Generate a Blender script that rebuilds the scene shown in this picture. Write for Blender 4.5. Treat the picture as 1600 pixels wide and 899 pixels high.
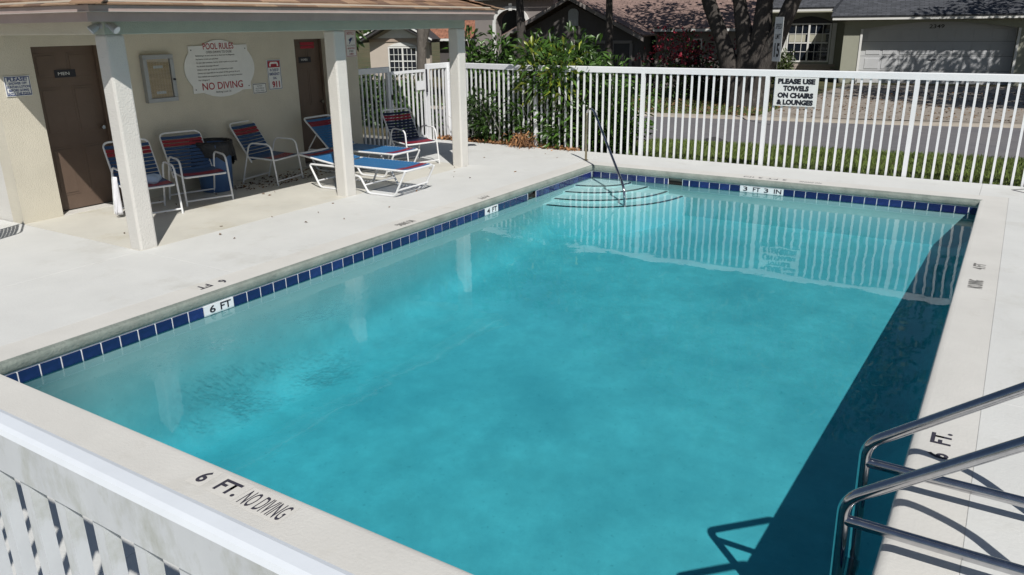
import bpy, bmesh, math, random
import numpy as np
from mathutils import Vector, Matrix
random.seed(7); RNG = np.random.default_rng(11)
S = bpy.context.scene
for o in list(bpy.data.objects): bpy.data.objects.remove(o)
COL = S.collection
R = math.radians

# ------------------------------------------------------------------ camera, sky, sun
cam = bpy.data.cameras.new('camera'); camo = bpy.data.objects.new('camera', cam); COL.objects.link(camo)
YAW, PITCH, ROLL = -0.56613, 0.32512, -0.01224
f = Vector((math.sin(YAW)*math.cos(PITCH), math.cos(YAW)*math.cos(PITCH), -math.sin(PITCH)))
r = Vector((math.cos(YAW), -math.sin(YAW), 0)); u = r.cross(f)
r2 = r*math.cos(ROLL) + u*math.sin(ROLL); u2 = -r*math.sin(ROLL) + u*math.cos(ROLL)
M = Matrix((r2, u2, -f)).transposed().to_4x4(); M.translation = (5.6853, -11.4107, 2.1836)
camo.matrix_world = M
cam.sensor_width = 36; cam.lens = 1220.1/1600*36; cam.clip_start = 0.05; cam.clip_end = 2000
S.camera = camo

SUN_EL, SUN_AZ = R(46.8), R(132.6)          # azimuth clockwise from +y
sd = Vector((math.sin(SUN_AZ)*math.cos(SUN_EL), math.cos(SUN_AZ)*math.cos(SUN_EL), math.sin(SUN_EL)))
w = bpy.data.worlds.new('World'); S.world = w; w.use_nodes = True
nt = w.node_tree; nt.nodes.clear()
sky = nt.nodes.new('ShaderNodeTexSky'); sky.sky_type = 'NISHITA'; sky.sun_disc = False
sky.sun_elevation = SUN_EL; sky.sun_rotation = SUN_AZ; sky.altitude = 10; sky.air_density = 1.0; sky.dust_density = 0.6; sky.ozone_density = 1.0
bg = nt.nodes.new('ShaderNodeBackground'); bg.inputs[1].default_value = 0.05
wo = nt.nodes.new('ShaderNodeOutputWorld')
nt.links.new(sky.outputs[0], bg.inputs[0]); nt.links.new(bg.outputs[0], wo.inputs[0])
sl = bpy.data.lights.new('sun', 'SUN'); sl.energy = 4.5; sl.angle = R(0.5); sl.color = (1, .965, .905)
so = bpy.data.objects.new('sun', sl); COL.objects.link(so); so.rotation_euler = (-sd).to_track_quat('-Z', 'Y').to_euler()
S.view_settings.view_transform = 'Standard'; S.view_settings.look = 'None'
S.view_settings.exposure = 0.0; S.view_settings.gamma = 1.0; S.view_settings.use_curve_mapping = False
S.render.engine = 'CYCLES'

# ------------------------------------------------------------------ materials
def lin(c): return tuple((x/255/12.92 if x/255 <= .04045 else ((x/255+.055)/1.055)**2.4) for x in c)
class NB:
    def __init__(s, name):
        s.m = bpy.data.materials.new(name); s.m.use_nodes = True; s.t = s.m.node_tree
        s.b = s.t.nodes['Principled BSDF']; s.out = s.t.nodes['Material Output']
    def n(s, typ, **kw):
        x = s.t.nodes.new(typ)
        for k, v in kw.items():
            if k.startswith('i_'): x.inputs[k[2:]].default_value = v
            else: setattr(x, k, v)
        return x
    def l(s, a, b): s.t.links.new(a, b)
def ramp(nb, src, stops):
    cr = nb.n('ShaderNodeValToRGB'); nb.l(src, cr.inputs[0])
    e = cr.color_ramp.elements
    while len(e) < len(stops): e.new(.5)
    for i, (p, c) in enumerate(stops):
        e[i].position = p; e[i].color = tuple(c) + (1,) if len(c) == 3 else c
    return cr
def mulmix(nb, a, b, fac=1.0):
    m = nb.n('ShaderNodeMixRGB', blend_type='MULTIPLY'); m.inputs[0].default_value = fac
    nb.l(a, m.inputs[1]); nb.l(b, m.inputs[2]); return m
def mat(name, col, rough=.6, var=.12, vs=3.0, bump=0.0, bs=60.0, bd=.01, metal=0.0, stain=None, stain_at=(.55, .75), ss=1.5, spec=.5, coat=0, stretch=None, island=0.0):
    """base colour broken up by two noises, optional stain colour, fine relief"""
    nb = NB(name); b = nb.b
    tc = nb.n('ShaderNodeTexCoord'); mp = nb.n('ShaderNodeMapping')
    nb.l(tc.outputs['Object'], mp.inputs[0])
    if stretch: mp.inputs['Scale'].default_value = stretch
    v = mp.outputs[0]
    n1 = nb.n('ShaderNodeTexNoise', i_Scale=vs, i_Detail=6.0, i_Roughness=.62); nb.l(v, n1.inputs['Vector'])
    lo, hi = 1-var, 1+var
    c1 = ramp(nb, n1.outputs[0], [(.28, [x*lo for x in col]), (.72, [min(1, x*hi) for x in col])])
    cur = c1.outputs[0]
    if stain:
        n2 = nb.n('ShaderNodeTexNoise', i_Scale=ss, i_Detail=8.0, i_Roughness=.7); nb.l(v, n2.inputs['Vector'])
        rr = ramp(nb, n2.outputs[0], [(stain_at[0], (0, 0, 0)), (stain_at[1], (1, 1, 1))])
        mx = nb.n('ShaderNodeMixRGB'); nb.l(rr.outputs[0], mx.inputs[0]); nb.l(cur, mx.inputs[1]); mx.inputs[2].default_value = tuple(stain)+(1,)
        cur = mx.outputs[0]
    if island:
        g = nb.n('ShaderNodeNewGeometry')
        rr = ramp(nb, g.outputs['Random Per Island'], [(0, (1-island,)*3), (1, (1+island*.9, 1+island*.9, 1+island*.5))])
        cur = mulmix(nb, cur, rr.outputs[0]).outputs[0]
    nb.l(cur, b.inputs['Base Color'])
    b.inputs['Roughness'].default_value = rough; b.inputs['Metallic'].default_value = metal
    b.inputs['Specular IOR Level'].default_value = spec
    if coat: b.inputs['Coat Weight'].default_value = coat; b.inputs['Coat Roughness'].default_value = .08
    if bump:
        n3 = nb.n('ShaderNodeTexNoise', i_Scale=bs, i_Detail=5.0, i_Roughness=.65); nb.l(v, n3.inputs['Vector'])
        bp = nb.n('ShaderNodeBump', i_Strength=bump, i_Distance=bd); nb.l(n3.outputs[0], bp.inputs['Height']); nb.l(bp.outputs[0], b.inputs['Normal'])
    return nb.m

DECK = mat('deck_paint', (.605, .61, .595), .75, .05, 1.6, .35, 42, .007, stain=(.46, .45, .41), stain_at=(.55, .82), ss=.9, spec=.3)
PORCH = mat('porch_floor', (.575, .56, .505), .7, .08, 1.4, .35, 60, .006, stain=(.43, .385, .27), stain_at=(.55, .85), ss=1.1, spec=.3)
JOINT = mat('joint_dirt', (.26, .245, .21), .9, .2, 8)
COPE = mat('coping_paint', (.595, .585, .555), .75, .06, 1.6, .35, 50, .007, stain=(.44, .42, .37), stain_at=(.58, .82), ss=.9, spec=.3)
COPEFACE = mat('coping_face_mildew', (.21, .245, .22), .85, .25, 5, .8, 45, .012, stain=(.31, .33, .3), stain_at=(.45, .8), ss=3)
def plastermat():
    """aged white plaster; blends blotchily to a darker teal towards the top of the walls"""
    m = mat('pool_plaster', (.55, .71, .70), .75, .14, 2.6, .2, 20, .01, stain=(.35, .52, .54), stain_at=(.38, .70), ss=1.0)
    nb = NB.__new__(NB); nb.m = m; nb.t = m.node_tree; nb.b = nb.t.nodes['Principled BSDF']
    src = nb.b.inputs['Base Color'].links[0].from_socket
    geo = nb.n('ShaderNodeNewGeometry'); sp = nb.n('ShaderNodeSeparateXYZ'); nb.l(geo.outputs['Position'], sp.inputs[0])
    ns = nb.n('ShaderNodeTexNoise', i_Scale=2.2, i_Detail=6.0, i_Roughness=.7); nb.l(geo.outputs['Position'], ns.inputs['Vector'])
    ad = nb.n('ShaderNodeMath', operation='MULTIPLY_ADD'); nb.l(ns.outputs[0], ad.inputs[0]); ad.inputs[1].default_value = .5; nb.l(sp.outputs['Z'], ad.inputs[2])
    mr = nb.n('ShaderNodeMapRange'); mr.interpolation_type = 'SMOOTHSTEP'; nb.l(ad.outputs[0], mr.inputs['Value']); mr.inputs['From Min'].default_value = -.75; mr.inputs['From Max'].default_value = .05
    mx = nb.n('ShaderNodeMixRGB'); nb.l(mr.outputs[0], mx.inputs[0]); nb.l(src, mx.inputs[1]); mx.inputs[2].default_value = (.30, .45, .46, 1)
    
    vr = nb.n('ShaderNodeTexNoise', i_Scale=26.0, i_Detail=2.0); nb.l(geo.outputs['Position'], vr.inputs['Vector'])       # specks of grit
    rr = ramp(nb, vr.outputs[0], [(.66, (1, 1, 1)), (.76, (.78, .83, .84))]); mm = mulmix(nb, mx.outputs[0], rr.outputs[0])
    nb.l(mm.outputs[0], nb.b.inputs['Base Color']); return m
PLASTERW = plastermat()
PLASTER = mat('pool_plaster', (.56, .72, .73), .75, .07, 1.3, .2, 20, .01, stain=(.40, .56, .57), stain_at=(.46, .78), ss=1.5)
GROUT = mat('tile_grout', (.82, .84, .86), .7, .08, 20)
TILE = mat('navy_tile', (.010, .016, .085), .12, .35, 14, .06, 30, .002, spec=.6, coat=.3)
TILE2 = mat('navy_tile_pale', (.016, .027, .13), .14, .4, 16, .06, 30, .002, spec=.6, coat=.3)
MARK = mat('marker_tile', (.72, .75, .77), .25, .04, 10)
BLACKT = mat('step_edge_tile', (.008, .012, .03), .3, .2, 10)
INK = mat('sign_ink_black', (.012, .012, .02), .55, .1, 10)
INKD = mat('stencil_paint', (.035, .033, .05), .7, .35, 60, stain=(.2, .19, .19), stain_at=(.6, .75), ss=45)
INKDF = mat('stencil_paint_worn', (.12, .115, .11), .8, .3, 60, stain=(.42, .41, .38), stain_at=(.48, .66), ss=40)
PATCH = mat('stencil_ground', (.6, .585, .55), .75, .05, 6, .4, 50, .006)
INKR = mat('sign_ink_red', (.33, .012, .03), .5, .1, 10)
INKB = mat('sign_ink_blue', (.015, .04, .16), .5, .1, 10)
SIGNW = mat('sign_white', (.7, .71, .7), .35, .04, 6, spec=.4)
STUCCO = mat('beige_stucco', (.58, .545, .455), .85, .06, 2.5, .7, 75, .012, spec=.2)
STUCCO_W = mat('white_stucco_column', (.63, .615, .58), .8, .05, 2.5, .8, 60, .012, spec=.25)
BEAMM = mat('beam_paint_green_grey', (.36, .40, .35), .8, .08, 2.5, .6, 70, .01)
FASCIA = mat('fascia_paint', (.39, .305, .28), .6, .1, 4, .1, 30, .004)
SOFFIT = mat('soffit_paint', (.55, .5, .42), .8, .06, 3)
GUTTERW = mat('gutter_lip', (.45, .39, .365), .5, .06, 5)
DOORM = mat('brown_door_paint', (.125, .087, .066), .45, .08, 5, spec=.4)
DARK = mat('dark_recess', (.02, .018, .015), .9, .3, 6)
WHITEP = mat('white_fence_paint', (.77, .78, .80), .4, .03, 8, spec=.5)
WHITEN = mat('white_fence_weathered', (.58, .61, .64), .5, .1, 7, .12, 60, .003, stain=(.40, .42, .385), stain_at=(.5, .75), ss=13, stretch=(1, 1, .5))
CAPN = mat('white_rail_cap_weathered', (.69, .73, .78), .45, .04, 9, .06, 50, .003, stain=(.4, .43, .46), stain_at=(.68, .8), ss=22)
FRAMEW = mat('white_powder_coat', (.72, .73, .74), .35, .04, 12)
STRAPB = mat('blue_vinyl_strap', (.028, .15, .35), .38, .15, 14, .05, 40, .003, stain=(.16, .3, .5), stain_at=(.62, .75), ss=30)
STRAPC = mat('shaded_blue_vinyl_strap', (.018, .06, .155), .4, .15, 14, .05, 40, .003)  # strap blue for the chairs, darkened to carry the porch shade in its colour
STRAPN = mat('navy_vinyl_strap', (.01, .016, .045), .4, .15, 14)
STRAPR = mat('red_vinyl_strap', (.24, .012, .028), .38, .15, 14, .05, 40, .003)
BINB = mat('blue_plastic_bin', (.05, .115, .26), .45, .12, 6)
BAGM = mat('black_bin_bag', (.012, .012, .014), .33, .2, 10, .7, 14, .03)
TOWEL = mat('pale_blue_towel', (.42, .52, .68), .95, .12, 12, .5, 160, .006)
TOWELW = mat('white_towel', (.72, .72, .76), .95, .08, 10, .5, 160, .006)
BRASS = mat('aged_brass_post', (.42, .36, .25), .38, .25, 14, metal=1)
STEEL = mat('polished_steel', (.50, .50, .52), .1, .12, 30, metal=1)
ALU = mat('aluminium_case', (.36, .37, .38), .4, .08, 8, metal=.6)
CORK = mat('wood_backing', (.60, .44, .24), .7, .16, 3, stretch=(1, 1, 9))
LAMPM = mat('grey_lamp_housing', (.33, .36, .39), .4, .08, 8)
LENS = mat('lamp_lens', (.55, .58, .62), .15, .05, 8)
SHING = [mat('tan_shingle_%s' % n, c, .9, .18, 9, .6, 90, .012) for n, c in (('light', (.29, .18, .112)), ('mid', (.235, .14, .088)), ('dark', (.18, .11, .075)), ('pale', (.35, .23, .15)))]
GRASSM = mat('grass_blade', (.11, .155, .032), .7, .35, 2.5, island=.45)
LAWN = mat('lawn_soil', (.07, .075, .03), .95, .35, 1.2, .8, 30, .03, stain=(.13, .095, .05), stain_at=(.45, .65), ss=.5)
ASPH = mat('asphalt', (.15, .145, .155), .9, .12, 5, .7, 90, .012, stain=(.19, .18, .18), stain_at=(.5, .8), ss=.6)
DRIVE = mat('driveway_paving', (.30, .265, .23), .9, .25, 7, .6, 40, .015, stain=(.16, .13, .1), stain_at=(.5, .75), ss=1.2)
CURB = mat('kerb_concrete', (.36, .32, .27), .9, .15, 6, .4, 60, .008)
SOIL = mat('planting_soil', (.09, .06, .04), .95, .3, 9, .8, 40, .02)
LEAFG = mat('glossy_green_leaf', (.05, .108, .018), .38, .3, 2, island=.55, spec=.5)
LEAFY = mat('yellow_green_leaf', (.2, .24, .03), .38, .3, 2, island=.45, spec=.5)
LEAFD = mat('dark_green_leaf', (.03, .065, .014), .45, .3, 2, island=.6)
LEAFO = mat('oak_leaf', (.05, .075, .02), .55, .3, 2, island=.5)
LEAFR = mat('crimson_bract', (.2, .012, .03), .5, .3, 3, island=.5)
LEAFBR = mat('dead_leaf', (.30, .15, .075), .8, .3, 4, island=.6)
LEAFDK = mat('dark_dead_leaf', (.16, .09, .05), .85, .3, 4, island=.6)
BARK = mat('grey_bark', (.13, .115, .10), .95, .35, 5, 1.0, 14, .05, stain=(.3, .28, .25), stain_at=(.58, .7), ss=3, stretch=(1, 1, .3))
BARKD = mat('dark_bark', (.06, .052, .047), .95, .35, 6, 1.0, 16, .05, stain=(.2, .19, .17), stain_at=(.6, .72), ss=2.6, stretch=(1, 1, .4))
TWIG = mat('bare_twig', (.38, .36, .32), .8, .2, 9)
H_TAUPE = mat('taupe_house_wall', (.25, .225, .215), .85, .06, 2, .4, 40, .01)
H_DARK = mat('brown_grey_house_wall', (.095, .086, .085), .85, .1, 2, .4, 40, .01)
H_SAGE = mat('sage_house_wall', (.34, .345, .28), .85, .06, 2, .4, 40, .01)
H_CREAM = mat('cream_house_wall', (.5, .44, .38), .85, .06, 2, .4, 40, .01)
H_PEACH = mat('peach_house_band', (.42, .33, .27), .85, .06, 2)
H_TRIM = mat('white_house_trim', (.74, .74, .72), .6, .05, 4)
H_DKTRIM = mat('dark_house_trim', (.05, .048, .05), .6, .1, 4)
GARAGE = mat('white_garage_door', (.52, .53, .55), .5, .04, 3)
def shingle_mat(name, ca, cb, sc):
    nb = NB(name); tc = nb.n('ShaderNodeTexCoord')
    br = nb.n('ShaderNodeTexBrick'); nb.l(tc.outputs['UV'], br.inputs['Vector'])
    br.inputs['Color1'].default_value = ca+(1,); br.inputs['Color2'].default_value = cb+(1,)
    br.inputs['Mortar'].default_value = tuple(x*.45 for x in ca)+(1,)
    br.inputs['Scale'].default_value = sc; br.inputs['Mortar Size'].default_value = .012; br.inputs['Brick Width'].default_value = .32; br.inputs['Row Height'].default_value = .14
    n = nb.n('ShaderNodeTexNoise', i_Scale=6.0, i_Detail=5.0); nb.l(tc.outputs['Object'], n.inputs['Vector'])
    rr = ramp(nb, n.outputs[0], [(.3, (.7, .7, .7)), (.7, (1.15, 1.15, 1.15))])
    mm = mulmix(nb, br.outputs[0], rr.outputs[0]); nb.l(mm.outputs[0], nb.b.inputs['Base Color']); nb.b.inputs['Roughness'].default_value = .9
    bp = nb.n('ShaderNodeBump', i_Strength=.8, i_Distance=.02); nb.l(br.outputs[1], bp.inputs['Height']); bp.invert = True; nb.l(bp.outputs[0], nb.b.inputs['Normal'])
    return nb.m
RF_TAN = shingle_mat('tan_roof_shingles', (.30, .205, .175), (.25, .17, .15), 1)
RF_GREY = shingle_mat('slate_grey_roof_shingles', (.085, .09, .105), (.055, .06, .07), 1)
RF_ORANGE = shingle_mat('orange_roof_shingles', (.36, .16, .10), (.3, .13, .08), 1)
GLASS = NB('window_glass'); GLASS.b.inputs['Base Color'].default_value = (.012, .016, .024, 1); GLASS.b.inputs['Roughness'].default_value = .04; GLASS.b.inputs['Specular IOR Level'].default_value = .7; GLASS = GLASS.m
BLIND = mat('window_blind', (.45, .44, .36), .8, .05, 4)
def clearglass():
    nb = NB('case_glass'); t = nb.t
    tr = nb.n('ShaderNodeBsdfTransparent'); tr.inputs[0].default_value = (.93, .94, .94, 1)
    gl = nb.n('ShaderNodeBsdfGlossy'); gl.inputs['Roughness'].default_value = .02
    fr = nb.n('ShaderNodeFresnel', i_IOR=1.45); mx = nb.n('ShaderNodeMixShader')
    nb.l(fr.outputs[0], mx.inputs[0]); nb.l(tr.outputs[0], mx.inputs[1]); nb.l(gl.outputs[0], mx.inputs[2]); nb.l(mx.outputs[0], nb.out.inputs[0])
    return nb.m
CGLASS = clearglass()
def watermat():
    nb = NB('pool_water')
    tc = nb.n('ShaderNodeTexCoord')
    geo = nb.n('ShaderNodeNewGeometry'); sep = nb.n('ShaderNodeSeparateXYZ'); nb.l(geo.outputs['Position'], sep.inputs[0])
    # slow swell + ripples; a stronger patch where the return jet breaks the surface along the left side
    n1 = nb.n('ShaderNodeTexNoise', i_Scale=1.3, i_Detail=2.0, i_Roughness=.5, i_Distortion=.4); nb.l(geo.outputs['Position'], n1.inputs['Vector'])
    n2 = nb.n('ShaderNodeTexNoise', i_Scale=7.0, i_Detail=3.0, i_Roughness=.55, i_Distortion=.6); nb.l(geo.outputs['Position'], n2.inputs['Vector'])
    n3 = nb.n('ShaderNodeTexNoise', i_Scale=17.0, i_Detail=4.0, i_Roughness=.62, i_Distortion=1.5); nb.l(geo.outputs['Position'], n3.inputs['Vector'])
    def patch(cx, cy, rx, ry, rot):
        mp = nb.n('ShaderNodeMapping', vector_type='TEXTURE'); nb.l(geo.outputs['Position'], mp.inputs[0])
        mp.inputs['Location'].default_value = (cx, cy, -.19); mp.inputs['Rotation'].default_value = (0, 0, rot); mp.inputs['Scale'].default_value = (rx, ry, 1)
        ln = nb.n('ShaderNodeVectorMath', operation='LENGTH'); nb.l(mp.outputs[0], ln.inputs[0])
        mr = nb.n('ShaderNodeMapRange', i_1=1.0, i_2=.25) if False else nb.n('ShaderNodeMapRange')
        mr.inputs['From Min'].default_value = 1.0; mr.inputs['From Max'].default_value = .2; mr.interpolation_type = 'SMOOTHSTEP'
        nb.l(ln.outputs['Value'], mr.inputs['Value']); return mr.outputs[0]
    p1 = patch(.74, -7.3, .5, 1.6, R(-8)); p2 = patch(4.3, -8.0, .8, .9, 0); p3 = patch(.8, -5.6, .4, 1.1, R(-4))
    def math_(op, a, b):
        m = nb.n('ShaderNodeMath', operation=op)
        for i, x in enumerate((a, b)):
            if isinstance(x, (int, float)): m.inputs[i].default_value = x
            else: nb.l(x, m.inputs[i])
        return m.outputs[0]
    brk = ramp(nb, n1.outputs[0], [(.35, (.15, .15, .15)), (.6, (1, 1, 1))])
    amp = math_('ADD', math_('ADD', math_('MULTIPLY', p1, 1.0), math_('MULTIPLY', p2, .05)), math_('MULTIPLY', p3, .25))
    h = math_('ADD', math_('MULTIPLY', n1.outputs[0], .0042), math_('MULTIPLY', n2.outputs[0], .0002))
    h = math_('ADD', h, math_('MULTIPLY', math_('MULTIPLY', n3.outputs[0], math_('MULTIPLY', amp, brk.outputs[0])), .011))
    bp = nb.n('ShaderNodeBump', i_Strength=1.0, i_Distance=1.0); nb.l(h, bp.inputs['Height'])
    tr = nb.n('ShaderNodeBsdfTransparent'); tr.inputs[0].default_value = (.97, .99, .99, 1)
    gl = nb.n('ShaderNodeBsdfGlossy'); gl.inputs['Roughness'].default_value = .0; nb.l(bp.outputs[0], gl.inputs['Normal'])
    fr = nb.n('ShaderNodeFresnel', i_IOR=1.333); nb.l(bp.outputs[0], fr.inputs['Normal'])
    mx = nb.n('ShaderNodeMixShader'); nb.l(fr.outputs[0], mx.inputs[0]); nb.l(tr.outputs[0], mx.inputs[1]); nb.l(gl.outputs[0], mx.inputs[2])
    nb.l(mx.outputs[0], nb.out.inputs['Surface'])
    va = nb.n('ShaderNodeVolumeAbsorption'); va.inputs['Color'].default_value = WATER_COL; va.inputs['Density'].default_value = WATER_DEN
    nb.l(va.outputs[0], nb.out.inputs['Volume'])
    nb.t.nodes.remove(nb.b)
    return nb.m
WATER_COL = (.06, .74, .82, 1); WATER_DEN = .74
WATER = watermat()

# ------------------------------------------------------------------ geometry helpers
class MB:
    def __init__(s): s.v = []; s.f = []; s.mi = []; s.uv = {}
    def face(s, pts, mi=0):
        b = len(s.v); s.v += [tuple(p) for p in pts]; s.f.append(tuple(range(b, b+len(pts)))); s.mi.append(mi); return s
    def box(s, lo, hi, mi=0, T=None):
        (x0, y0, z0), (x1, y1, z1) = lo, hi
        c = [(x0, y0, z0), (x1, y0, z0), (x1, y1, z0), (x0, y1, z0), (x0, y0, z1), (x1, y0, z1), (x1, y1, z1), (x0, y1, z1)]
        if T is not None: c = [tuple(T @ Vector(p)) for p in c]
        b = len(s.v); s.v += c
        for q in ((0, 3, 2, 1), (4, 5, 6, 7), (0, 1, 5, 4), (1, 2, 6, 5), (2, 3, 7, 6), (3, 0, 4, 7)):
            s.f.append(tuple(b+i for i in q)); s.mi.append(mi)
        return s
    def tube(s, path, rad, n=8, mi=0, caps=True, closed=False):
        P = [Vector(p) for p in path]; m = len(P)
        rads = rad if isinstance(rad, (list, tuple)) else [rad]*m
        b = len(s.v); up = None
        for i, p in enumerate(P):
            if closed: t = P[(i+1) % m]-P[i-1]
            else: t = (P[min(i+1, m-1)]-P[max(i-1, 0)])
            t.normalize()
            if up is None:
                up = Vector((0, 0, 1)) if abs(t.z) < .9 else Vector((1, 0, 0))
            a = up - t*up.dot(t)
            if a.length < 1e-5: a = t.orthogonal()
            a.normalize(); c = t.cross(a); up = a
            for k in range(n):
                th = 2*math.pi*k/n; s.v.append(tuple(p + (a*math.cos(th)+c*math.sin(th))*rads[i]))
        rng = m if closed else m-1
        for i in range(rng):
            j = (i+1) % m
            for k in range(n):
                s.f.append((b+i*n+k, b+i*n+(k+1) % n, b+j*n+(k+1) % n, b+j*n+k)); s.mi.append(mi)
        if caps and not closed:
            s.f.append(tuple(b+k for k in reversed(range(n)))); s.mi.append(mi)
            s.f.append(tuple(b+(m-1)*n+k for k in range(n))); s.mi.append(mi)
        return s
    def prism(s, poly, axis, a, c, mi=0, mi_side=None):
        """poly 2D list extruded along axis between a and c; remaining axes in xyz order"""
        def P(p, t):
            q = [p[0], p[1]]; q.insert(axis, t); return tuple(q)
        n = len(poly); b = len(s.v)
        s.v += [P(p, a) for p in poly] + [P(p, c) for p in poly]
        s.f.append(tuple(b+i for i in range(n))); s.mi.append(mi)
        s.f.append(tuple(b+n+i for i in reversed(range(n)))); s.mi.append(mi)
        for i in range(n):
            j = (i+1) % n; s.f.append((b+i, b+n+i, b+n+j, b+j)); s.mi.append(mi if mi_side is None else mi_side)
        return s
    def lathe(s, prof, n=24, c=(0, 0), mi=0):
        b = len(s.v)
        for (rr, z) in prof:
            for k in range(n):
                th = 2*math.pi*k/n; s.v.append((c[0]+rr*math.cos(th), c[1]+rr*math.sin(th), z))
        for i in range(len(prof)-1):
            for k in range(n):
                s.f.append((b+i*n+k, b+i*n+(k+1) % n, b+(i+1)*n+(k+1) % n, b+(i+1)*n+k)); s.mi.append(mi)
        return s
    def mesh(s, name, mats, smooth=False, fix=True):
        me = bpy.data.meshes.new(name); me.from_pydata(s.v, [], s.f)
        for m in (mats if isinstance(mats, (list, tuple)) else [mats]): me.materials.append(m)
        me.polygons.foreach_set('material_index', s.mi)
        if fix:
            bm = bmesh.new(); bm.from_mesh(me); bmesh.ops.recalc_face_normals(bm, faces=bm.faces); bm.to_mesh(me); bm.free()
        if smooth:
            me.polygons.foreach_set('use_smooth', [True]*len(me.polygons))
            try: me.set_sharp_from_angle(angle=R(40))
            except Exception: pass
        me.update(); return me
    def obj(s, name, mats, parent=None, smooth=False, bevel=0, fix=True):
        return link(name, s.mesh(name, mats, smooth, fix), parent, bevel=bevel)
def link(name, me, parent=None, loc=None, bevel=0):
    o = bpy.data.objects.new(name, me); COL.objects.link(o)
    if parent: o.parent = parent
    if loc is not None: o.location = loc
    if bevel:
        b = o.modifiers.new('bevel', 'BEVEL'); b.width = bevel; b.segments = 2; b.limit_method = 'ANGLE'
    return o
def tag(o, label, cat, group=None):
    o['label'] = label; o['category'] = cat
    if group: o['group'] = group
    return o
def thing(name, label, cat, loc=(0, 0, 0), rz=0, group=None):
    o = bpy.data.objects.new(name, None); COL.objects.link(o); o.location = loc; o.rotation_euler = (0, 0, rz); o.empty_display_size = .2
    return tag(o, label, cat, group)
def struct(o): o['kind'] = 'structure'; return o
def copy_tree(o, parent=None):
    c = o.copy(); COL.objects.link(c); c.parent = parent
    for ch in list(o.children): copy_tree(ch, c)
    return c
def fillet(pts, rad, seg=5):
    P = [Vector(p) for p in pts]; out = [P[0]]
    for i in range(1, len(P)-1):
        a, b, c = P[i-1], P[i], P[i+1]
        rr = rad[i] if isinstance(rad, dict) else rad
        d1, d2 = (a-b), (c-b); k = min(rr, d1.length*.49, d2.length*.49)
        p0, p2 = b+d1.normalized()*k, b+d2.normalized()*k
        for j in range(seg+1):
            t = j/seg; out.append(p0*(1-t)**2 + b*2*t*(1-t) + p2*t*t)
    out.append(P[-1]); return out
_tc = {}
def text_mesh(body, bold=0.0, xs=1.0, shear=0.0, mt=None):
    key = (body, bold, xs, shear, mt.name)
    if key in _tc: return _tc[key]
    cu = bpy.data.curves.new('lettering', 'FONT'); cu.body = body; cu.size = 1; cu.offset = bold; cu.align_x = 'CENTER'; cu.resolution_u = 3; cu.shear = shear
    o = bpy.data.objects.new('lettering', cu); COL.objects.link(o)
    dg = bpy.context.evaluated_depsgraph_get(); me = bpy.data.meshes.new_from_object(o.evaluated_get(dg))
    bpy.data.objects.remove(o); bpy.data.curves.remove(cu)
    me.name = 'lettering'; me.materials.clear(); me.materials.append(mt)
    n = len(me.vertices); a = np.zeros(n*3); me.vertices.foreach_get('co', a); a = a.reshape(-1, 3)
    lo, hi = a.min(0), a.max(0); a[:, 0] = (a[:, 0]-(lo[0]+hi[0])/2); a[:, 1] = a[:, 1]-(lo[1]+hi[1])/2
    a[:, 0] /= (hi[0]-lo[0]); a[:, 1] /= (hi[1]-lo[1])        # unit box
    me.vertices.foreach_set('co', a.ravel()); me.update(); _tc[key] = me; return me
def text(body, w, h, T, mt, parent=None, bold=.012, name='lettering'):
    """lettering w x h metres; T maps local x=reading direction, y=up, z=towards the reader"""
    o = link(name, text_mesh(body, bold, mt=mt), parent)
    o.matrix_local = T @ Matrix.Diagonal((w, h, 1, 1)); return o
def frameT(o, x, y):
    x = Vector(x).normalized(); y = Vector(y).normalized(); z = x.cross(y)
    m = Matrix((x, y, z)).transposed().to_4x4(); m.translation = o; return m
def WALLX(x, y, z): return frameT((x, y, z), (0, 1, 0), (0, 0, 1))   # on a wall facing +x, reading toward +y
def WALLY(x, y, z): return frameT((x, y, z), (1, 0, 0), (0, 0, 1))   # on a wall facing -y

def leaves(name, mt, pts, dirs, L, W, parent=None, droop=.25, kind=None):
    """a bent two-quad leaf at every point: six vertices each"""
    n = len(pts); d = dirs/np.linalg.norm(dirs, axis=1)[:, None]
    rnd = RNG.normal(size=(n, 3)); s = np.cross(d, rnd); s /= np.linalg.norm(s, axis=1)[:, None]
    nn = np.cross(d, s)
    L = L*RNG.uniform(.7, 1.25, n)[:, None]; W = W*RNG.uniform(.75, 1.2, n)[:, None]
    base = pts; mid = pts+d*L*.5+nn*0; tip = pts+d*L - np.array([0, 0, 1])*L*droop
    fold = nn*W*.35
    V = np.stack([base, mid+s*W*.5+fold, tip, mid-s*W*.5+fold, mid], 1).reshape(-1, 3)
    idx = np.arange(n)[:, None]*5
    F = np.concatenate([idx+np.array([0, 1, 4]), idx+np.array([1, 2, 4]), idx+np.array([0, 4, 3]), idx+np.array([4, 2, 3])], 1).reshape(-1, 3)
    me = bpy.data.meshes.new(name); me.vertices.add(len(V)); me.vertices.foreach_set('co', V.ravel())
    me.loops.add(F.size); me.loops.foreach_set('vertex_index', F.ravel().astype(np.int32))
    me.polygons.add(len(F)); me.polygons.foreach_set('loop_start', np.arange(0, F.size, 3, dtype=np.int32)); me.polygons.foreach_set('loop_total', np.full(len(F), 3, dtype=np.int32))
    me.materials.append(mt); me.update(calc_edges=True); me.validate()
    o = link(name, me, parent)
    if kind: o['kind'] = kind
    return o
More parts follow.
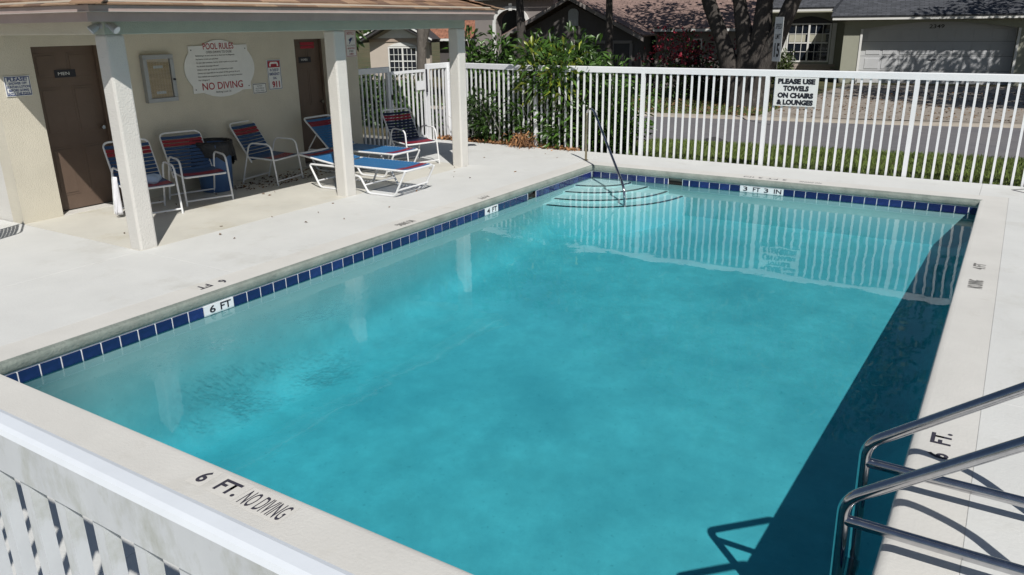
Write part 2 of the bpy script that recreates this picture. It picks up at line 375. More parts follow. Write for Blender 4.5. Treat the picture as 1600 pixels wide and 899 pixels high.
def clumps(centres, per, rad):
    """leaf points on the shells of clumps, directions outward-up"""
    c = np.repeat(np.asarray(centres, float), per, 0); rr = np.repeat(np.broadcast_to(rad, (len(centres),)), per)
    d = RNG.normal(size=(len(c), 3)); d /= np.linalg.norm(d, axis=1)[:, None]
    p = c + d*(rr*RNG.uniform(.35, 1, len(c))**.6)[:, None]*np.array([1, 1, .8])
    return p, d + np.array([0, 0, .35]) + RNG.normal(size=d.shape)*.35
def roof_uv(me):
    uv = me.uv_layers.new(name='UVMap')
    for p in me.polygons:
        n = p.normal; a = Vector((0, 0, 1)).cross(n)
        a = a.normalized() if a.length > 1e-4 else Vector((1, 0, 0)); b = n.cross(a)
        for li in p.loop_indices:
            c = me.vertices[me.loops[li].vertex_index].co; uv.data[li].uv = (c.dot(a), c.dot(b))

# ------------------------------------------------------------------ ground, road
W_, L_ = 5.50, 9.19                       # pool tile planes: x 0..5.5, y -9.19..0.03
g = MB()
gx = [-400, -13, 10, 400]; gy = [-400, -13.5, 1.24, 600]; GZ = -.15
for i in range(3):
    for j in range(3):
        if i == 1 and j == 1: continue
        g.face([(gx[i], gy[j], GZ), (gx[i+1], gy[j], GZ), (gx[i+1], gy[j+1], GZ), (gx[i], gy[j+1], GZ)])
struct(g.obj('lawn', LAWN))
rd = MB()
def band(xs, ya, yb, z):
    m = MB()
    for i in range(len(xs)-1): m.face([(xs[i], ya[i], z), (xs[i+1], ya[i+1], z), (xs[i+1], yb[i+1], z), (xs[i], yb[i], z)])
    return m
XS = [-60, -30, -12, -5, .2, 3, 6, 12, 30, 60]
YN = [-7.5, -2, 2.1, 3.45, 4.2, 4.45, 4.75, 5.6, 9.5, 18]       # near edge of the road
YF = [-.5, 3.2, 6.6, 7.7, 8.5, 8.85, 9.6, 11.3, 17, 27]         # far edge
struct(band(XS, YN, YF, GZ+.006).obj('road', ASPH))
kb = MB()
for i in range(len(XS)-1):
    a0, a1 = Vector((XS[i], YF[i], 0)), Vector((XS[i+1], YF[i+1], 0))
    for (o0, o1, z0, z1) in ((0, .14, GZ+.006, GZ+.05), (.14, .42, GZ+.05, GZ+.06), (.42, .43, GZ+.06, GZ)):
        kb.face([(a0.x, a0.y+o0, z0), (a1.x, a1.y+o0, z0), (a1.x, a1.y+o1, z1), (a0.x, a0.y+o1, z1)])
struct(kb.obj('kerb', CURB))
dv = MB(); dv.face([(.2, 8.86, GZ+.064), (5.9, 10.0, GZ+.064), (6.4, 22.6, GZ+.012), (.1, 21.4, GZ+.012)])
struct(dv.obj('driveway', DRIVE))

# ------------------------------------------------------------------ pool deck, coping
base = MB()
for lo, hi in (((-12.9, -13.4, -.2), (-.05, 1.24, -.028)), ((5.55, -13.4, -.2), (9.9, 1.24, -.028)), ((-.05, .08, -.2), (5.55, 1.24, -.028)), ((-.05, -13.4, -.2), (5.55, -9.24, -.028))):
    base.box(lo, hi)
deck = struct(base.obj('pool_deck', JOINT))
def slab(x0, y0, x1, y1, m=DECK, gap=.003):
    return MB().box((x0+gap, y0+gap, -.12), (x1-gap, y1-gap, 0)).obj('deck_slab', m, deck, bevel=.003)
PX, PY0, PY1 = -1.745, -6.88, -.96         # porch floor edge lines
for a, b in ((-13.4, -9.6), (-9.6, PY0), (PY0, -4.0), (-4.0, PY1), (PY1, 1.22)):
    slab(PX, a, -.2951, b, gap=.0006)
for a, b in ((-13.4, -10.2), (-10.2, PY0)):
    slab(-12.8, a, -7.5, b); slab(-7.5, a, PX, b)
slab(-4.3, PY0, PX, PY1, PORCH)
slab(-4.3, PY1, PX, 1.22, gap=.001)
for a, b in ((-.2951, 2.75), (2.75, 5.47), (5.47, 9.8)):
    slab(a, .3256, b, 1.22, gap=.0012)
for a, b in ((-13.4, -9.6), (-9.6, -6.3), (-6.3, -3.1), (-3.1, .3256)):
    slab(5.8002, a, 9.8, b, gap=.0006)
for a, b in ((-.2951, 2.72), (2.72, 5.8002)):
    slab(a, -11.2, b, -9.4952, gap=.0012); slab(a, -13.4, b, -11.2, gap=.0022)
prof = [(.311, -.099), (.311, 0), (.055, 0), (.034, -.004), (.014, -.014), (.003, -.03), (0, -.05), (.002, -.075), (.006, -.092), (.012, -.099)]
NX0, NX1, NY0, NY1 = .0159, 5.489, -9.184, .0146
cp = MB(); rings = []
for (d, z) in prof:
    rings.append([(NX0-d, NY0-d, z), (NX1+d, NY0-d, z), (NX1+d, NY1+d, z), (NX0-d, NY1+d, z)])
for i in range(len(prof)-1):
    for k in range(4):
        a, b = rings[i], rings[i+1]; j = (k+1) % 4
        nseg = 1
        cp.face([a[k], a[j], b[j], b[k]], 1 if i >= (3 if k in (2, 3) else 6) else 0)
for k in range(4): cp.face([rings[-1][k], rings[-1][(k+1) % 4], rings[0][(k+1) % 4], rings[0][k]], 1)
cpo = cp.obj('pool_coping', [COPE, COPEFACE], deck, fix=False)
bm = bmesh.new(); bm.from_mesh(cpo.data); bmesh.ops.remove_doubles(bm, verts=bm.verts, dist=1e-5); bmesh.ops.recalc_face_normals(bm, faces=bm.faces); bm.to_mesh(cpo.data); bm.free()
cpo.data.polygons.foreach_set('use_smooth', [True]*len(cpo.data.polygons)); cpo.data.set_sharp_from_angle(angle=R(50))

def FLOOR(z=0): return Matrix.Identity(4)
def deck_text(body, cx, cy, w, h, rot, mt=INKD, patch=None, bold=.02, z=.0024):
    T = Matrix.Translation((cx, cy, z)) @ Matrix.Rotation(rot, 4, 'Z')
    if patch:
        p = MB(); pw, ph = patch; p.face([(-pw/2, -ph/2, 0), (pw/2, -ph/2, 0), (pw/2, ph/2, 0), (-pw/2, ph/2, 0)])
        po = p.obj('stencil_patch', PATCH, deck); po.matrix_local = Matrix.Translation((cx, cy, .0012)) @ Matrix.Rotation(rot, 4, 'Z')
    return text(body, w, h, T, mt, deck, bold)
deck_text('6', 2.47, -9.315, .055, .10, 0, patch=(.11, .15), bold=.03)
deck_text('FT.', 2.665, -9.315, .15, .10, 0, patch=(.2, .15), bold=.03)
deck_text('NO DIVING', 2.935, -9.325, .29, .115, 0, patch=(.33, .155), bold=.008)
deck_text('6', 5.635, -7.16, .06, .10, R(90), bold=.03)
deck_text('FT.', 5.635, -6.95, .15, .10, R(90), bold=.03)
deck_text('4 FT', 5.64, -3.24, .20, .10, R(90), bold=.03, mt=INKDF)
deck_text('NO DIVING', 5.64, -3.84, .26, .115, R(90), mt=INKDF, bold=.012)
deck_text('6', -.155, -7.12, .06, .10, R(-90), bold=.02)
deck_text('FT', -.17, -7.31, .13, .10, R(-90), bold=.02)
deck_text('NO DIVING', -.12, -4.58, .28, .11, R(-90), mt=INKDF, bold=.008)
deck_text('4 FT', -.12, -2.95, .22, .10, R(-90), mt=INKDF, bold=.01)
deck_text('3 FT 3 IN', 2.75, .165, .62, .07, R(180), bold=.0, mt=INKD)
deck_text('NO DIVING', 3.39, .15, .3, .07, R(180), bold=.0, mt=INKD)
sq = MB()          # diamond outline stencil near the far right corner
for k in range(4):
    a0, a1 = k*math.pi/2, (k+1)*math.pi/2
    sq.face([(.24*math.cos(a0), .24*math.sin(a0), 0), (.24*math.cos(a1), .24*math.sin(a1), 0), (.2*math.cos(a1), .2*math.sin(a1), 0), (.2*math.cos(a0), .2*math.sin(a0), 0)])
sq.face([(-.06, -.06, 0), (.06, -.06, 0), (.06, .06, 0), (-.06, .06, 0)])
o = sq.obj('stencil_diamond', INKD, deck); o.location = (6.05, .9, .0024)

# ------------------------------------------------------------------ pool basin, tiles, steps
TP = {'left': 0.0, 'far': .035, 'right': W_, 'near': -L_}
WZ = -.19
def fz(y): return WZ - (.47 + .084*abs(y))        # shallow end far, deep end near
bs = MB(); ys = np.linspace(TP['far']+.004, TP['near']-.004, 13); cv = .30
x0, x1 = -.004, W_+.004
for i in range(12):
    ya, yb = ys[i], ys[i+1]; za, zb = fz(ya), fz(yb)
    bs.face([(x0+cv, ya, za), (x1-cv, ya, za), (x1-cv, yb, zb), (x0+cv, yb, zb)])
    for s_, xx in ((1, x0), (-1, x1)):
        prev = None
        for q in range(7):
            th = q/6*math.pi/2; dx, dz = cv*(1-math.sin(th)), cv*(1-math.cos(th))
            cur = (xx+s_*dx, dz)
            if prev: bs.face([(prev[0], ya, za+prev[1]), (prev[0], yb, zb+prev[1]), (cur[0], yb, zb+cur[1]), (cur[0], ya, za+cur[1])], 1 if q < 3 else 0)
            prev = cur
        bs.face([(xx, ya, za+cv), (xx, yb, zb+cv), (xx, yb, -.203), (xx, ya, -.203)], 1)
for yy in (ys[0], ys[-1]):
    bs.face([(x0, yy, fz(yy)), (x1, yy, fz(yy)), (x1, yy, -.203), (x0, yy, -.203)], 1)
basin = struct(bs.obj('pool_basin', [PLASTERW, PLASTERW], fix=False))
bm = bmesh.new(); bm.from_mesh(basin.data); bmesh.ops.remove_doubles(bm, verts=bm.verts, dist=1e-4); bmesh.ops.recalc_face_normals(bm, faces=bm.faces); bm.to_mesh(basin.data); bm.free()
basin.data.polygons.foreach_set('use_smooth', [True]*len(basin.data.polygons)); basin.data.set_sharp_from_angle(angle=R(50))
P_ = .1556
yj = lambda n: -(57.985-n)*P_
xj = lambda n: (10.638+n)*P_
SK_L = (yj(45.1), yj(46.5)); SK_F = (1.315, 1.535)
gb = MB()
def gband(axis, const, a, b):
    z0, z1 = -.2035, -.095
    if axis == 'y': gb.face([(const, a, z0), (const, b, z0), (const, b, z1), (const, a, z1)])
    else: gb.face([(a, const, z0), (b, const, z0), (b, const, z1), (a, const, z1)])
gband('y', -.003, -L_-.01, SK_L[0]); gband('y', -.003, SK_L[1], .04)
gband('x', TP['far']+.003, -.01, SK_F[0]); gband('x', TP['far']+.003, SK_F[1], W_+.01)
gband('y', W_+.003, -L_-.01, .04); gband('x', -L_-.003, -.01, W_+.01)
gb.obj('tile_grout', GROUT, basin, fix=False)
TW = P_-.0135; TH = .09
tm = [MB().box((-TW/2, -.005, -TH/2), (TW/2, .005, TH/2)).mesh('tile', m) for m in (TILE, TILE, TILE2)]
tw = [MB().box((-P_/2, -.006, -TH/2), (P_/2, .0065, TH/2)).mesh('depth_marker', MARK)]
def put_tile(side, c, frac=1.0, marker=False):
    me = tw[0] if marker else random.choice(tm)
    o = link('depth_marker' if marker else 'tile', me, basin)
    z = -.112-TH/2
    if side == 'left': o.location = (0, c, z); o.rotation_euler = (0, 0, R(90))
    if side == 'right': o.location = (W_, c, z); o.rotation_euler = (0, 0, R(90))
    if side == 'far': o.location = (c, TP['far'], z)
    if side == 'near': o.location = (c, TP['near'], z)
    o.scale = (frac, 1, 1)
    if not marker: o.rotation_euler.rotate_axis('X', random.uniform(-.012, .012)); o.rotation_euler.rotate_axis('Y', random.uniform(-.008, .008))
    return o
for n in range(-1, 58):
    c = yj(n+.5)
    if n in (10, 11, 38, 39):
        mk = put_tile('left', c, marker=True)
        continue
    if n in (45,): continue
    if n == 46: put_tile('left', yj(46.77), .42); continue
    if n == 57: put_tile('left', yj(57.45), .9); continue
    put_tile('left', c)
for n in range(0, 8): put_tile('far', (n+.5)*P_+.002)
put_tile('far', 1.28, .36)
put_tile('far', 1.595, .66)
for n in range(0, 24):
    if n in (5, 6, 7, 8): put_tile('far', xj(n+.5), marker=True); continue
    put_tile('far', xj(n+.5))
put_tile('far', 5.445, .6)
for n in range(58): put_tile('right', -.06-(n+.5)*P_)
for n in range(34): put_tile('near', .06+(n+.5)*P_)
ZT = -.112-TH/2
for body, y, w_ in (('6', yj(10.55), .062), ('FT', yj(11.45), .115), ('4', yj(38.5), .07), ('FT', yj(39.45), .115)):
    text(body, w_, .066, WALLX(.0085, y, ZT+.004), INK, basin, .02)
for body, x, w_ in (('3', xj(5.5), .062), ('FT', xj(6.55), .105), ('3', xj(7.45), .062), ('IN', xj(8.5), .105)):
    text(body, w_, .064, WALLY(x, TP['far']-.0085, ZT+.005), INK, basin, .015)
sk = MB()       # skimmer mouths: dark throat with a weir flap
for (a, b) in (SK_L,):
    sk.box((-.3, a, -.255), (-.29, b, -.09)); sk.face([(-.29, a, -.095), (-.29, b, -.095), (-.003, b, -.095), (-.003, a, -.095)])
    sk.face([(-.29, a, -.26), (-.003, a, -.26), (-.003, a, -.095), (-.29, a, -.095)]); sk.face([(-.29, b, -.26), (-.003, b, -.26), (-.003, b, -.095), (-.29, b, -.095)])
    sk.face([(-.05, a, -.26), (-.03, a, -.15), (-.03, b, -.15), (-.05, b, -.26)])
sk.obj('skimmer', DARK, basin)
sk = MB(); (a, b) = SK_F; yf = TP['far']
sk.box((a, yf+.29, -.255), (b, yf+.3, -.09)); sk.face([(a, yf+.29, -.095), (b, yf+.29, -.095), (b, yf+.003, -.095), (a, yf+.003, -.095)])
for xx in (a, b): sk.face([(xx, yf+.29, -.26), (xx, yf+.003, -.26), (xx, yf+.003, -.095), (xx, yf+.29, -.095)])
sk.face([(a, yf+.05, -.26), (a, yf+.03, -.15), (b, yf+.03, -.15), (b, yf+.05, -.26)])
sk.obj('skimmer', DARK, basin)
STEPS = [(.71, .64, -.225), (1.0, 1.0, -.26), (1.33, 1.36, -.30), (1.59, 1.62, -.345)]   # shallow curved corner steps
NS = 32
for i, (ra, rb_, z) in enumerate(STEPS):
    st = MB(); zb = -.95
    q = lambda t, d: ((ra+d)*math.cos(t)-.003, .035-(rb_+d)*math.sin(t))
    arc = [q(t_, 0) for t_ in np.linspace(0, math.pi/2, NS)]
    for k in range(NS-1):
        (ax, ay), (bx, by) = arc[k], arc[k+1]
        st.face([(-.003, .038, z), (ax, ay, z), (bx, by, z)]); st.face([(ax, ay, z), (ax, ay, zb), (bx, by, zb), (bx, by, z)])
    so_ = st.obj('pool_step', PLASTER, basin, fix=False)
    ed = MB()
    for k in range(NS-1):
        t0, t1 = [.04 + x*(math.pi/2-.08) for x in (k/(NS-1), (k+1)/(NS-1))]
        A, B, C_, D_ = q(t0, -.03), q(t1, -.03), q(t1, .003), q(t0, .003)
        ed.face([A+(z+.003,), B+(z+.003,), C_+(z+.003,), D_+(z+.003,)]); ed.face([D_+(z+.003,), C_+(z+.003,), C_+(z-.008,), D_+(z-.008,)])
    ed.obj('step_edge', BLACKT, so_, fix=False)
wm = MB(); wm.box((-.03, -L_-.03, -3.0), (W_+.03, .065, WZ))
water = struct(wm.obj('water', WATER))

# ------------------------------------------------------------------ pool rails
t = thing('hand_rail', 'slim steel entry handrail over the curved steps at the far corner', 'handrail', (0, 0, 0))
pth = fillet([(-.29, .36, -.02), (-.29, .36, .80), (-.20, .28, .87), (-.06, .17, .84), (1.0, -1.0, -.03), (1.06, -1.06, -.12), (1.10, -1.11, -.36)], {1: .1, 2: .1, 3: .1, 4: .08, 5: .06}, 6)
split = next(i for i, p in enumerate(pth) if p.z > .78)
MB().tube(pth[:split+1], .019, 12).obj('post', BRASS, t, smooth=True)
MB().tube(pth[split:], .019, 12).obj('sloping_bar', STEEL, t, smooth=True)
MB().lathe([(.0, .012), (.035, .012), (.045, .002), (.045, -.004)], 20, (-.29, .36)).obj('base_flange', BRASS, t, smooth=True)
for y0, lab in ((-8.2, 'polished steel ladder rail in the near corner, closer of the pair'), (-7.65, 'polished steel ladder rail standing behind its twin beside the right pool edge')):
    t = thing('ladder_rail', lab, 'ladder rail', (5.47, y0, 0), 0, 'pair of ladder rails at the right pool edge')
    yy = 0
    P = [(-.09, 0, -1.15), (-.125, 0, -.25), (-.135, 0, .225), (.62, 0, .80), (.76, 0, .62), (.70, 0, -.03)]
    MB().tube(fillet(P, {1: .1, 2: .075, 3: .14, 4: .12}, 8), .027, 16).obj('bent_bar', STEEL, t, smooth=True)
    MB().tube([(-.13, 0, .125), (.71, 0, .125)], .025, 16).obj('cross_bar', STEEL, t, smooth=True)
    MB().lathe([(.0, .012), (.05, .012), (.06, .002), (.06, -.004)], 20, (.70, 0)).obj('base_flange', STEEL, t, smooth=True)
t = thing('ladder_tread', 'ladder treads between the two steel rails under the water', 'ladder', (5.34, -7.925, 0))
for z in (-.45, -.75):
    MB().box((-.06, -.25, z), (.05, .25, z+.03)).obj('tread', STEEL, t, bevel=.006)

# ------------------------------------------------------------------ fences
SP = .122
def fence(A, B, posts, label, near=False, gap_skip=None, top=1.475):
    A, B = Vector(A+(0,)), Vector(B+(0,)); d = (B-A); Ln = d.length; ang = math.atan2(d.y, d.x)
    t = thing('fence', label, 'fence', A, ang)
    mp, mr = (WHITEN, CAPN) if near else (WHITEP, WHITEP)
    PKW, PKD = (.034, .026) if near else (.031, .021)
    rail = MB(); w_ = .026
    # rounded top rail profile
    pr = [(-w_, top-.1), (w_, top-.1), (w_, top-.012), (w_-.005, top-.003), (w_-.014, top), (-w_+.014, top), (-w_+.005, top-.003), (-w_, top-.012)]
    rail.prism(pr, 0, 0, Ln, 0)
    ro = rail.obj('top_rail', [mp, mr], t)
    if near:
        for p in ro.data.polygons: p.material_index = 1 if p.normal.z > .2 else 0
    pk = MB().box((-PKW/2, -PKD/2, -.02), (PKW/2, PKD/2, top-.098)).mesh('picket', mp)
    pm = MB().box((-.03, -.03, -.06), (.03, .03, top-.1)).mesh('post', mp)
    for s in posts: link('post', pm, t, (s, 0, 0))
    n = int(Ln/SP); s = SP*.5
    edges = sorted(posts)
    segs = [0]+edges+[Ln]
    for a, b in zip(segs[:-1], segs[1:]):
        if b-a < .09: continue
        k = max(1, round((b-a)/SP)); st = (b-a)/k
        for i in range(1, k): link('picket', pk, t, (a+i*st, 0, 0))
    return t
fence((-1.81, 1.28), (9.6, 1.28), [0, 2.11, 4.18, 6.27, 8.36, 10.45], 'long white picket fence along the street side of the pool')
fence((-4.12, 1.72), (-1.87, 1.29), [.04], 'short white picket fence overgrown with shrubs beyond the rightmost column')
fence((-4.13, -.94), (-4.13, -.09), [.81], 'short white fence panel between beige wall and gate')
fence((-4.13, 1.01), (-4.13, 1.70), [.03, .66], 'short white fence panel on the far side of the gate')
fence((1.2, -10.80), (7.4, -10.80), [.3, 5.8], 'weathered white picket fence close in the lower left foreground', near=True)
t = thing('gate', 'lower white picket gate with latch plate behind the end chair', 'gate', (-4.13, -.06, 0), R(90))
MB().box((.0, -.018, 1.33), (1.02, .018, 1.38)).obj('top_rail', WHITEP, t)
MB().box((.0, -.018, .08), (1.02, .018, .12)).obj('bottom_rail', WHITEP, t)
for s in (.015, 1.005): MB().box((s-.02, -.02, .06), (s+.02, .02, 1.328)).obj('stile', WHITEP, t)
gp = MB().box((-.0155, -.0105, .122), (.0155, .0105, 1.328)).mesh('picket', WHITEP)
for i in range(1, 8): link('picket', gp, t, (.015+i*.99/8, 0, 0))
MB().box((.72, -.028, 1.0), (.985, -.0225, 1.17)).obj('latch_plate', WHITEP, t)
MB().tube([(1.03, -.04, 1.38), (1.03, -.045, 1.1), (1.02, -.045, .95)], [.018, .014, .022], 8).obj('latch', INK, t, smooth=True)
MB().box((-.01, -.035, .88), (.03, -.021, .97)).obj('hinge', INK, t)
# towel sign on the fence
t = thing('fence_sign', 'white sign asking for towels on chairs, hung on the street fence', 'sign', (2.81, 1.25, 1.155))
MB().box((-.32, -.004, -.215), (.32, .004, .215)).obj('plate', SIGNW, t, bevel=.002)
for i, (s, w_) in enumerate((('PLEASE USE', .55), ('TOWELS', .38), ('ON CHAIRS', .53), ('& LOUNGES', .54))):
    text(s, w_, .082, WALLY(-.0, -.0065, .155-.104*i), INK, t, .066)

# ------------------------------------------------------------------ pool house
H = thing('pool_house', 'beige stucco pool bathhouse with columned porch and brown hip roof', 'building', (0, 0, 0))
WX = -4.05; Y0, Y1 = -6.87, -.97
D1, D2 = (-6.40, -5.50), (-2.32, -1.66)       # door openings
D2 = (-2.38, -1.62)
def wallbox(lo, hi): return MB().box(lo, hi)
wl = MB()
for a, b, z0, z1 in ((Y0, D1[0], 0, 2.42), (D1[0], D1[1], 2.05, 2.42), (D1[1], D2[0], 0, 2.42), (D2[0], D2[1], 2.05, 2.42), (D2[1], Y1, 0, 2.42)):
    wl.box((WX-.25, a, z0-.05), (WX, b, z1))
wl.obj('wall', STUCCO, H)
MB().box((-9.0, Y0, -.05), (WX-.252, Y0+.2, 2.42)).obj('end_wall', STUCCO_W, H)
MB().box((-9.0, Y1-.2, -.05), (WX-.252, Y1, 2.42)).obj('end_wall', STUCCO, H)
for y in (Y0+.1, -3.73, Y1-.1):
    MB().box((-1.945, y-.1, -.02), (-1.755, y+.1, 2.135)).obj('column', STUCCO_W, H, bevel=.022)
bmz = (2.135, 2.42)
MB().box((-1.945, Y0, bmz[0]), (-1.755, Y1, bmz[1])).obj('beam', BEAMM, H, bevel=.008)
MB().box((-4.048, Y0, 2.135), (-1.947, Y0+.19, 2.42)).obj('beam', STUCCO, H, bevel=.006)
MB().box((-4.048, Y1-.19, 2.135), (-1.947, Y1, 2.42)).obj('beam', STUCCO, H, bevel=.006)
EX, EY0, EY1 = -1.36, -7.22, -.62             # eave lines
MB().box((-9.3, EY0+.03, 2.421), (EX-.03, EY1-.03, 2.437)).obj('porch_ceiling', SOFFIT, H)
fa = MB()
for lo, hi in (((EX-.1, EY0+.02, 2.25), (EX-.075, EY1-.02, 2.331)), ((-9.3, EY0+.075, 2.25), (EX-.102, EY0+.1, 2.331)), ((-9.3, EY1-.1, 2.25), (EX-.102, EY1-.075, 2.331))): fa.box(lo, hi)
fa.obj('fascia', FASCIA, H)
gt = MB()
for lo, hi in (((EX-.074, EY0+.005, 2.335), (EX-.01, EY1-.005, 2.40)), ((-9.3, EY0+.01, 2.335), (EX-.076, EY0+.074, 2.40)), ((-9.3, EY1-.074, 2.335), (EX-.076, EY1-.01, 2.40))): gt.box(lo, hi)
gt.obj('gutter', FASCIA, H)
gl = MB()
for lo, hi in (((EX-.012, EY0+.003, 2.334), (EX-.003, EY1-.003, 2.341)), ((-9.3, EY0+.003, 2.334), (EX-.013, EY0+.012, 2.341)), ((-9.3, EY1-.012, 2.334), (EX-.013, EY1-.003, 2.341))): gl.box(lo, hi)
gl.obj('gutter_lip', GUTTERW, H)
pitch = .36
ry = (EY0+EY1)/2; hw = (EY1-EY0)/2
rz = lambda d: 2.405+pitch*d
rf = MB(); ZB = 2.39
c_ = [(EX, EY0, ZB), (EX, EY1, ZB), (-9.3, EY1, ZB), (-9.3, EY0, ZB)]; pk = (EX-hw, ry, ZB+pitch*hw); pk2 = (-9.3, ry, ZB+pitch*hw)
rf.face([c_[0], c_[1], pk]); rf.face([c_[1], c_[2], pk2, pk]); rf.face([c_[0], pk, pk2, c_[3]])
ro = rf.obj('roof', SHING[1], H, fix=False)
sm = [[MB().box((-wd/2, -.0, 0), (wd/2, .19, .012)).mesh('shingle', m) for m in SHING] for wd in (.30, .24, .34)]
def shingle_rows(side, rows):
    for k in range(rows):
        d = k*.14-.012
        lo, hi = (EY0+d+.1, EY1-d-.1) if side == 'front' else (-5.2, EX-d-.1)
        s = lo + random.uniform(-.05, .05)
        while s < hi-.1:
            wi = random.randrange(3); wd = (.30, .24, .34)[wi]
            if s+wd > hi+.12: break
            o = link('shingle', random.choice(sm[wi]), ro)
            z = ZB+pitch*d+.006+random.uniform(0, .004)
            T = Matrix.Rotation(math.atan(pitch)-.06, 4, 'X')
            if side == 'front': B = Matrix.Translation((EX-d, s+wd/2, z)) @ Matrix.Rotation(R(90), 4, 'Z')
            elif side == 'left': B = Matrix.Translation((s+wd/2, EY0+d, z))
            else: B = Matrix.Translation((s+wd/2, EY1-d, z)) @ Matrix.Rotation(R(180), 4, 'Z')
            o.matrix_local = B @ T; s += wd+.004
shingle_rows('front', 8); shingle_rows('left', 4)
hipm = [MB().box((-.11, -.13, 0), (.11, .13, .012)).mesh('hip_shingle', m) for m in SHING]
for sgn, ye in ((1, EY0), (-1, EY1)):
    for k in range(14):
        d = .02+k*.12
        o = link('hip_shingle', random.choice(hipm), ro); 
        o.matrix_local = Matrix.Translation((EX-d, ye+sgn*d, ZB+pitch*d+.022)) @ Matrix.Rotation(sgn*R(135), 4, 'Z') @ Matrix.Rotation(-math.atan(pitch/1.41)+.05, 4, 'Y')
def door(y0, y1, plate, redsign):
    d = MB(); xf = WX-.22; h = 2.045
    d.box((xf-.05, y0+.035, .02), (xf, y1-.035, h-.01))
    do = d.obj('door', DOORM, H)
    fr = MB(); fr.box((xf-.06, y0, 0), (xf+.04, y0+.034, h)); fr.box((xf-.06, y1-.034, 0), (xf+.04, y1, h)); fr.box((xf-.06, y0+.036, h-.008), (xf+.04, y1-.036, h+.004))
    fr.obj('door_frame', DOORM, do)
    W2 = (y1-y0-.07)/2
    for cx in (y0+.035+W2*.52, y1-.035-W2*.52):
        for z0, z1 in ((1.62, 1.92), (.95, 1.52), (.2, .8)):
            p = MB(); a, b = cx-W2*.33, cx+W2*.33
            p.box((xf-.001, a, z0), (xf+.004, b, z1)); p.box((xf+.004, a+.03, z0+.03), (xf+.010, b-.03, z1-.03))
            p.obj('panel', DOORM, do, bevel=.006)
    MB().box((xf+.01, (y0+y1)/2-.12, 1.63), (xf+.016, (y0+y1)/2+.14, 1.72)).obj('door_plate', INK, do)
    text(plate, .14, .035, WALLX(xf+.018, (y0+y1)/2-.01, 1.675), SIGNW, do, .0)
    k = MB(); k.tube([(xf, y1-.1, 1.0), (xf+.05, y1-.1, 1.0)], .012, 10); k.lathe([(.0, -.03), (.022, -.02), (.03, 0), (.022, .02), (.0, .03)], 14)
    kk = MB().tube([(xf, y1-.1, .99), (xf+.04, y1-.1, .99), (xf+.045, y1-.1, .99), (xf+.075, y1-.1, .99)], [.012, .012, .03, .024], 14)
    kk.obj('door_knob', STEEL, do, smooth=True)
    if redsign:
        MB().box((xf+.001, (y0+y1)/2-.06, 1.845), (xf+.006, (y0+y1)/2+.27, 1.945)).obj('notice_strip', INKR, do)
        text('EMPLOYEES ONLY', .28, .025, WALLX(xf+.008, (y0+y1)/2+.105, 1.915), SIGNW, do, 0); 
    MB().box((WX-.2, y0, -.0), (WX-.005, y1, .012)).obj('threshold', STUCCO_W, do)
door(D1[0], D1[1], 'MEN', False); door(D2[0], D2[1], 'WOMEN', False)
xf = WX-.22
for i, z in enumerate((1.925, 1.87)):
    MB().box((xf+.011, -2.06, z-.022), (xf+.014, -1.76, z+.022)).obj('notice_strip', INKR, H)
# twin flood lamp on the beam corner
t = thing('flood_lamp', 'twin head grey floodlight under the eave at the near porch corner', 'floodlight', (-1.80, -6.83, 2.215))
t.rotation_euler = (0, 0, R(45))
MB().box((-.035, -.01, .01), (.035, .02, .11)).obj('bracket', FASCIA, t)
MB().lathe([(.0, .03), (.045, .022), (.052, 0), (.045, -.022), (0, -.03)], 18).obj('base', LAMPM, t, smooth=True)
for s in (-1, 1):
    q = MB().tube([(.03*s, -.02, .01), (.055*s, -.03, .0), (.062*s, -.033, -.003), (.115*s, -.06, -.04)], [.012, .022, .032, .042], 16, caps=True)
    qo = q.obj('lamp_head', LAMPM, t, smooth=True)
    MB().tube([(.1148*s, -.0599, -.0399), (.119*s, -.062, -.043)], .037, 16).obj('lens', LENS, qo, smooth=True)

# ---- wall signs
def wall_sign(name, label, y0, y1, z0, z1, border=None, cat='sign'):
    t = thing(name, label, cat, (WX+.008, (y0+y1)/2, (z0+z1)/2)); w2, h2 = (y1-y0)/2, (z1-z0)/2
    MB().box((-.004, -w2, -h2), (.004, w2, h2)).obj('plate', SIGNW, t, bevel=.002)
    if border:
        fr = MB(); b0, b1 = .008, .016
        for lo, hi in (((-w2+b0, -h2+b0), (w2-b0, -h2+b1)), ((-w2+b0, h2-b1), (w2-b0, h2-b0)), ((-w2+b0, -h2+b1), (-w2+b1, h2-b1)), ((w2-b1, -h2+b1), (w2-b0, h2-b1))):
            fr.face([(.0055, lo[0], lo[1]), (.0055, hi[0], lo[1]), (.0055, hi[0], hi[1]), (.0055, lo[0], hi[1])])
        fr.obj('border', border, t)
    return t, w2, h2
def lines(t, rows, x=.0062):
    for s, w_, h_, y, z, m, bd in rows: text(s, w_, h_, frameT((x, y, z), (0, 1, 0), (0, 0, 1)), m, t, bd)
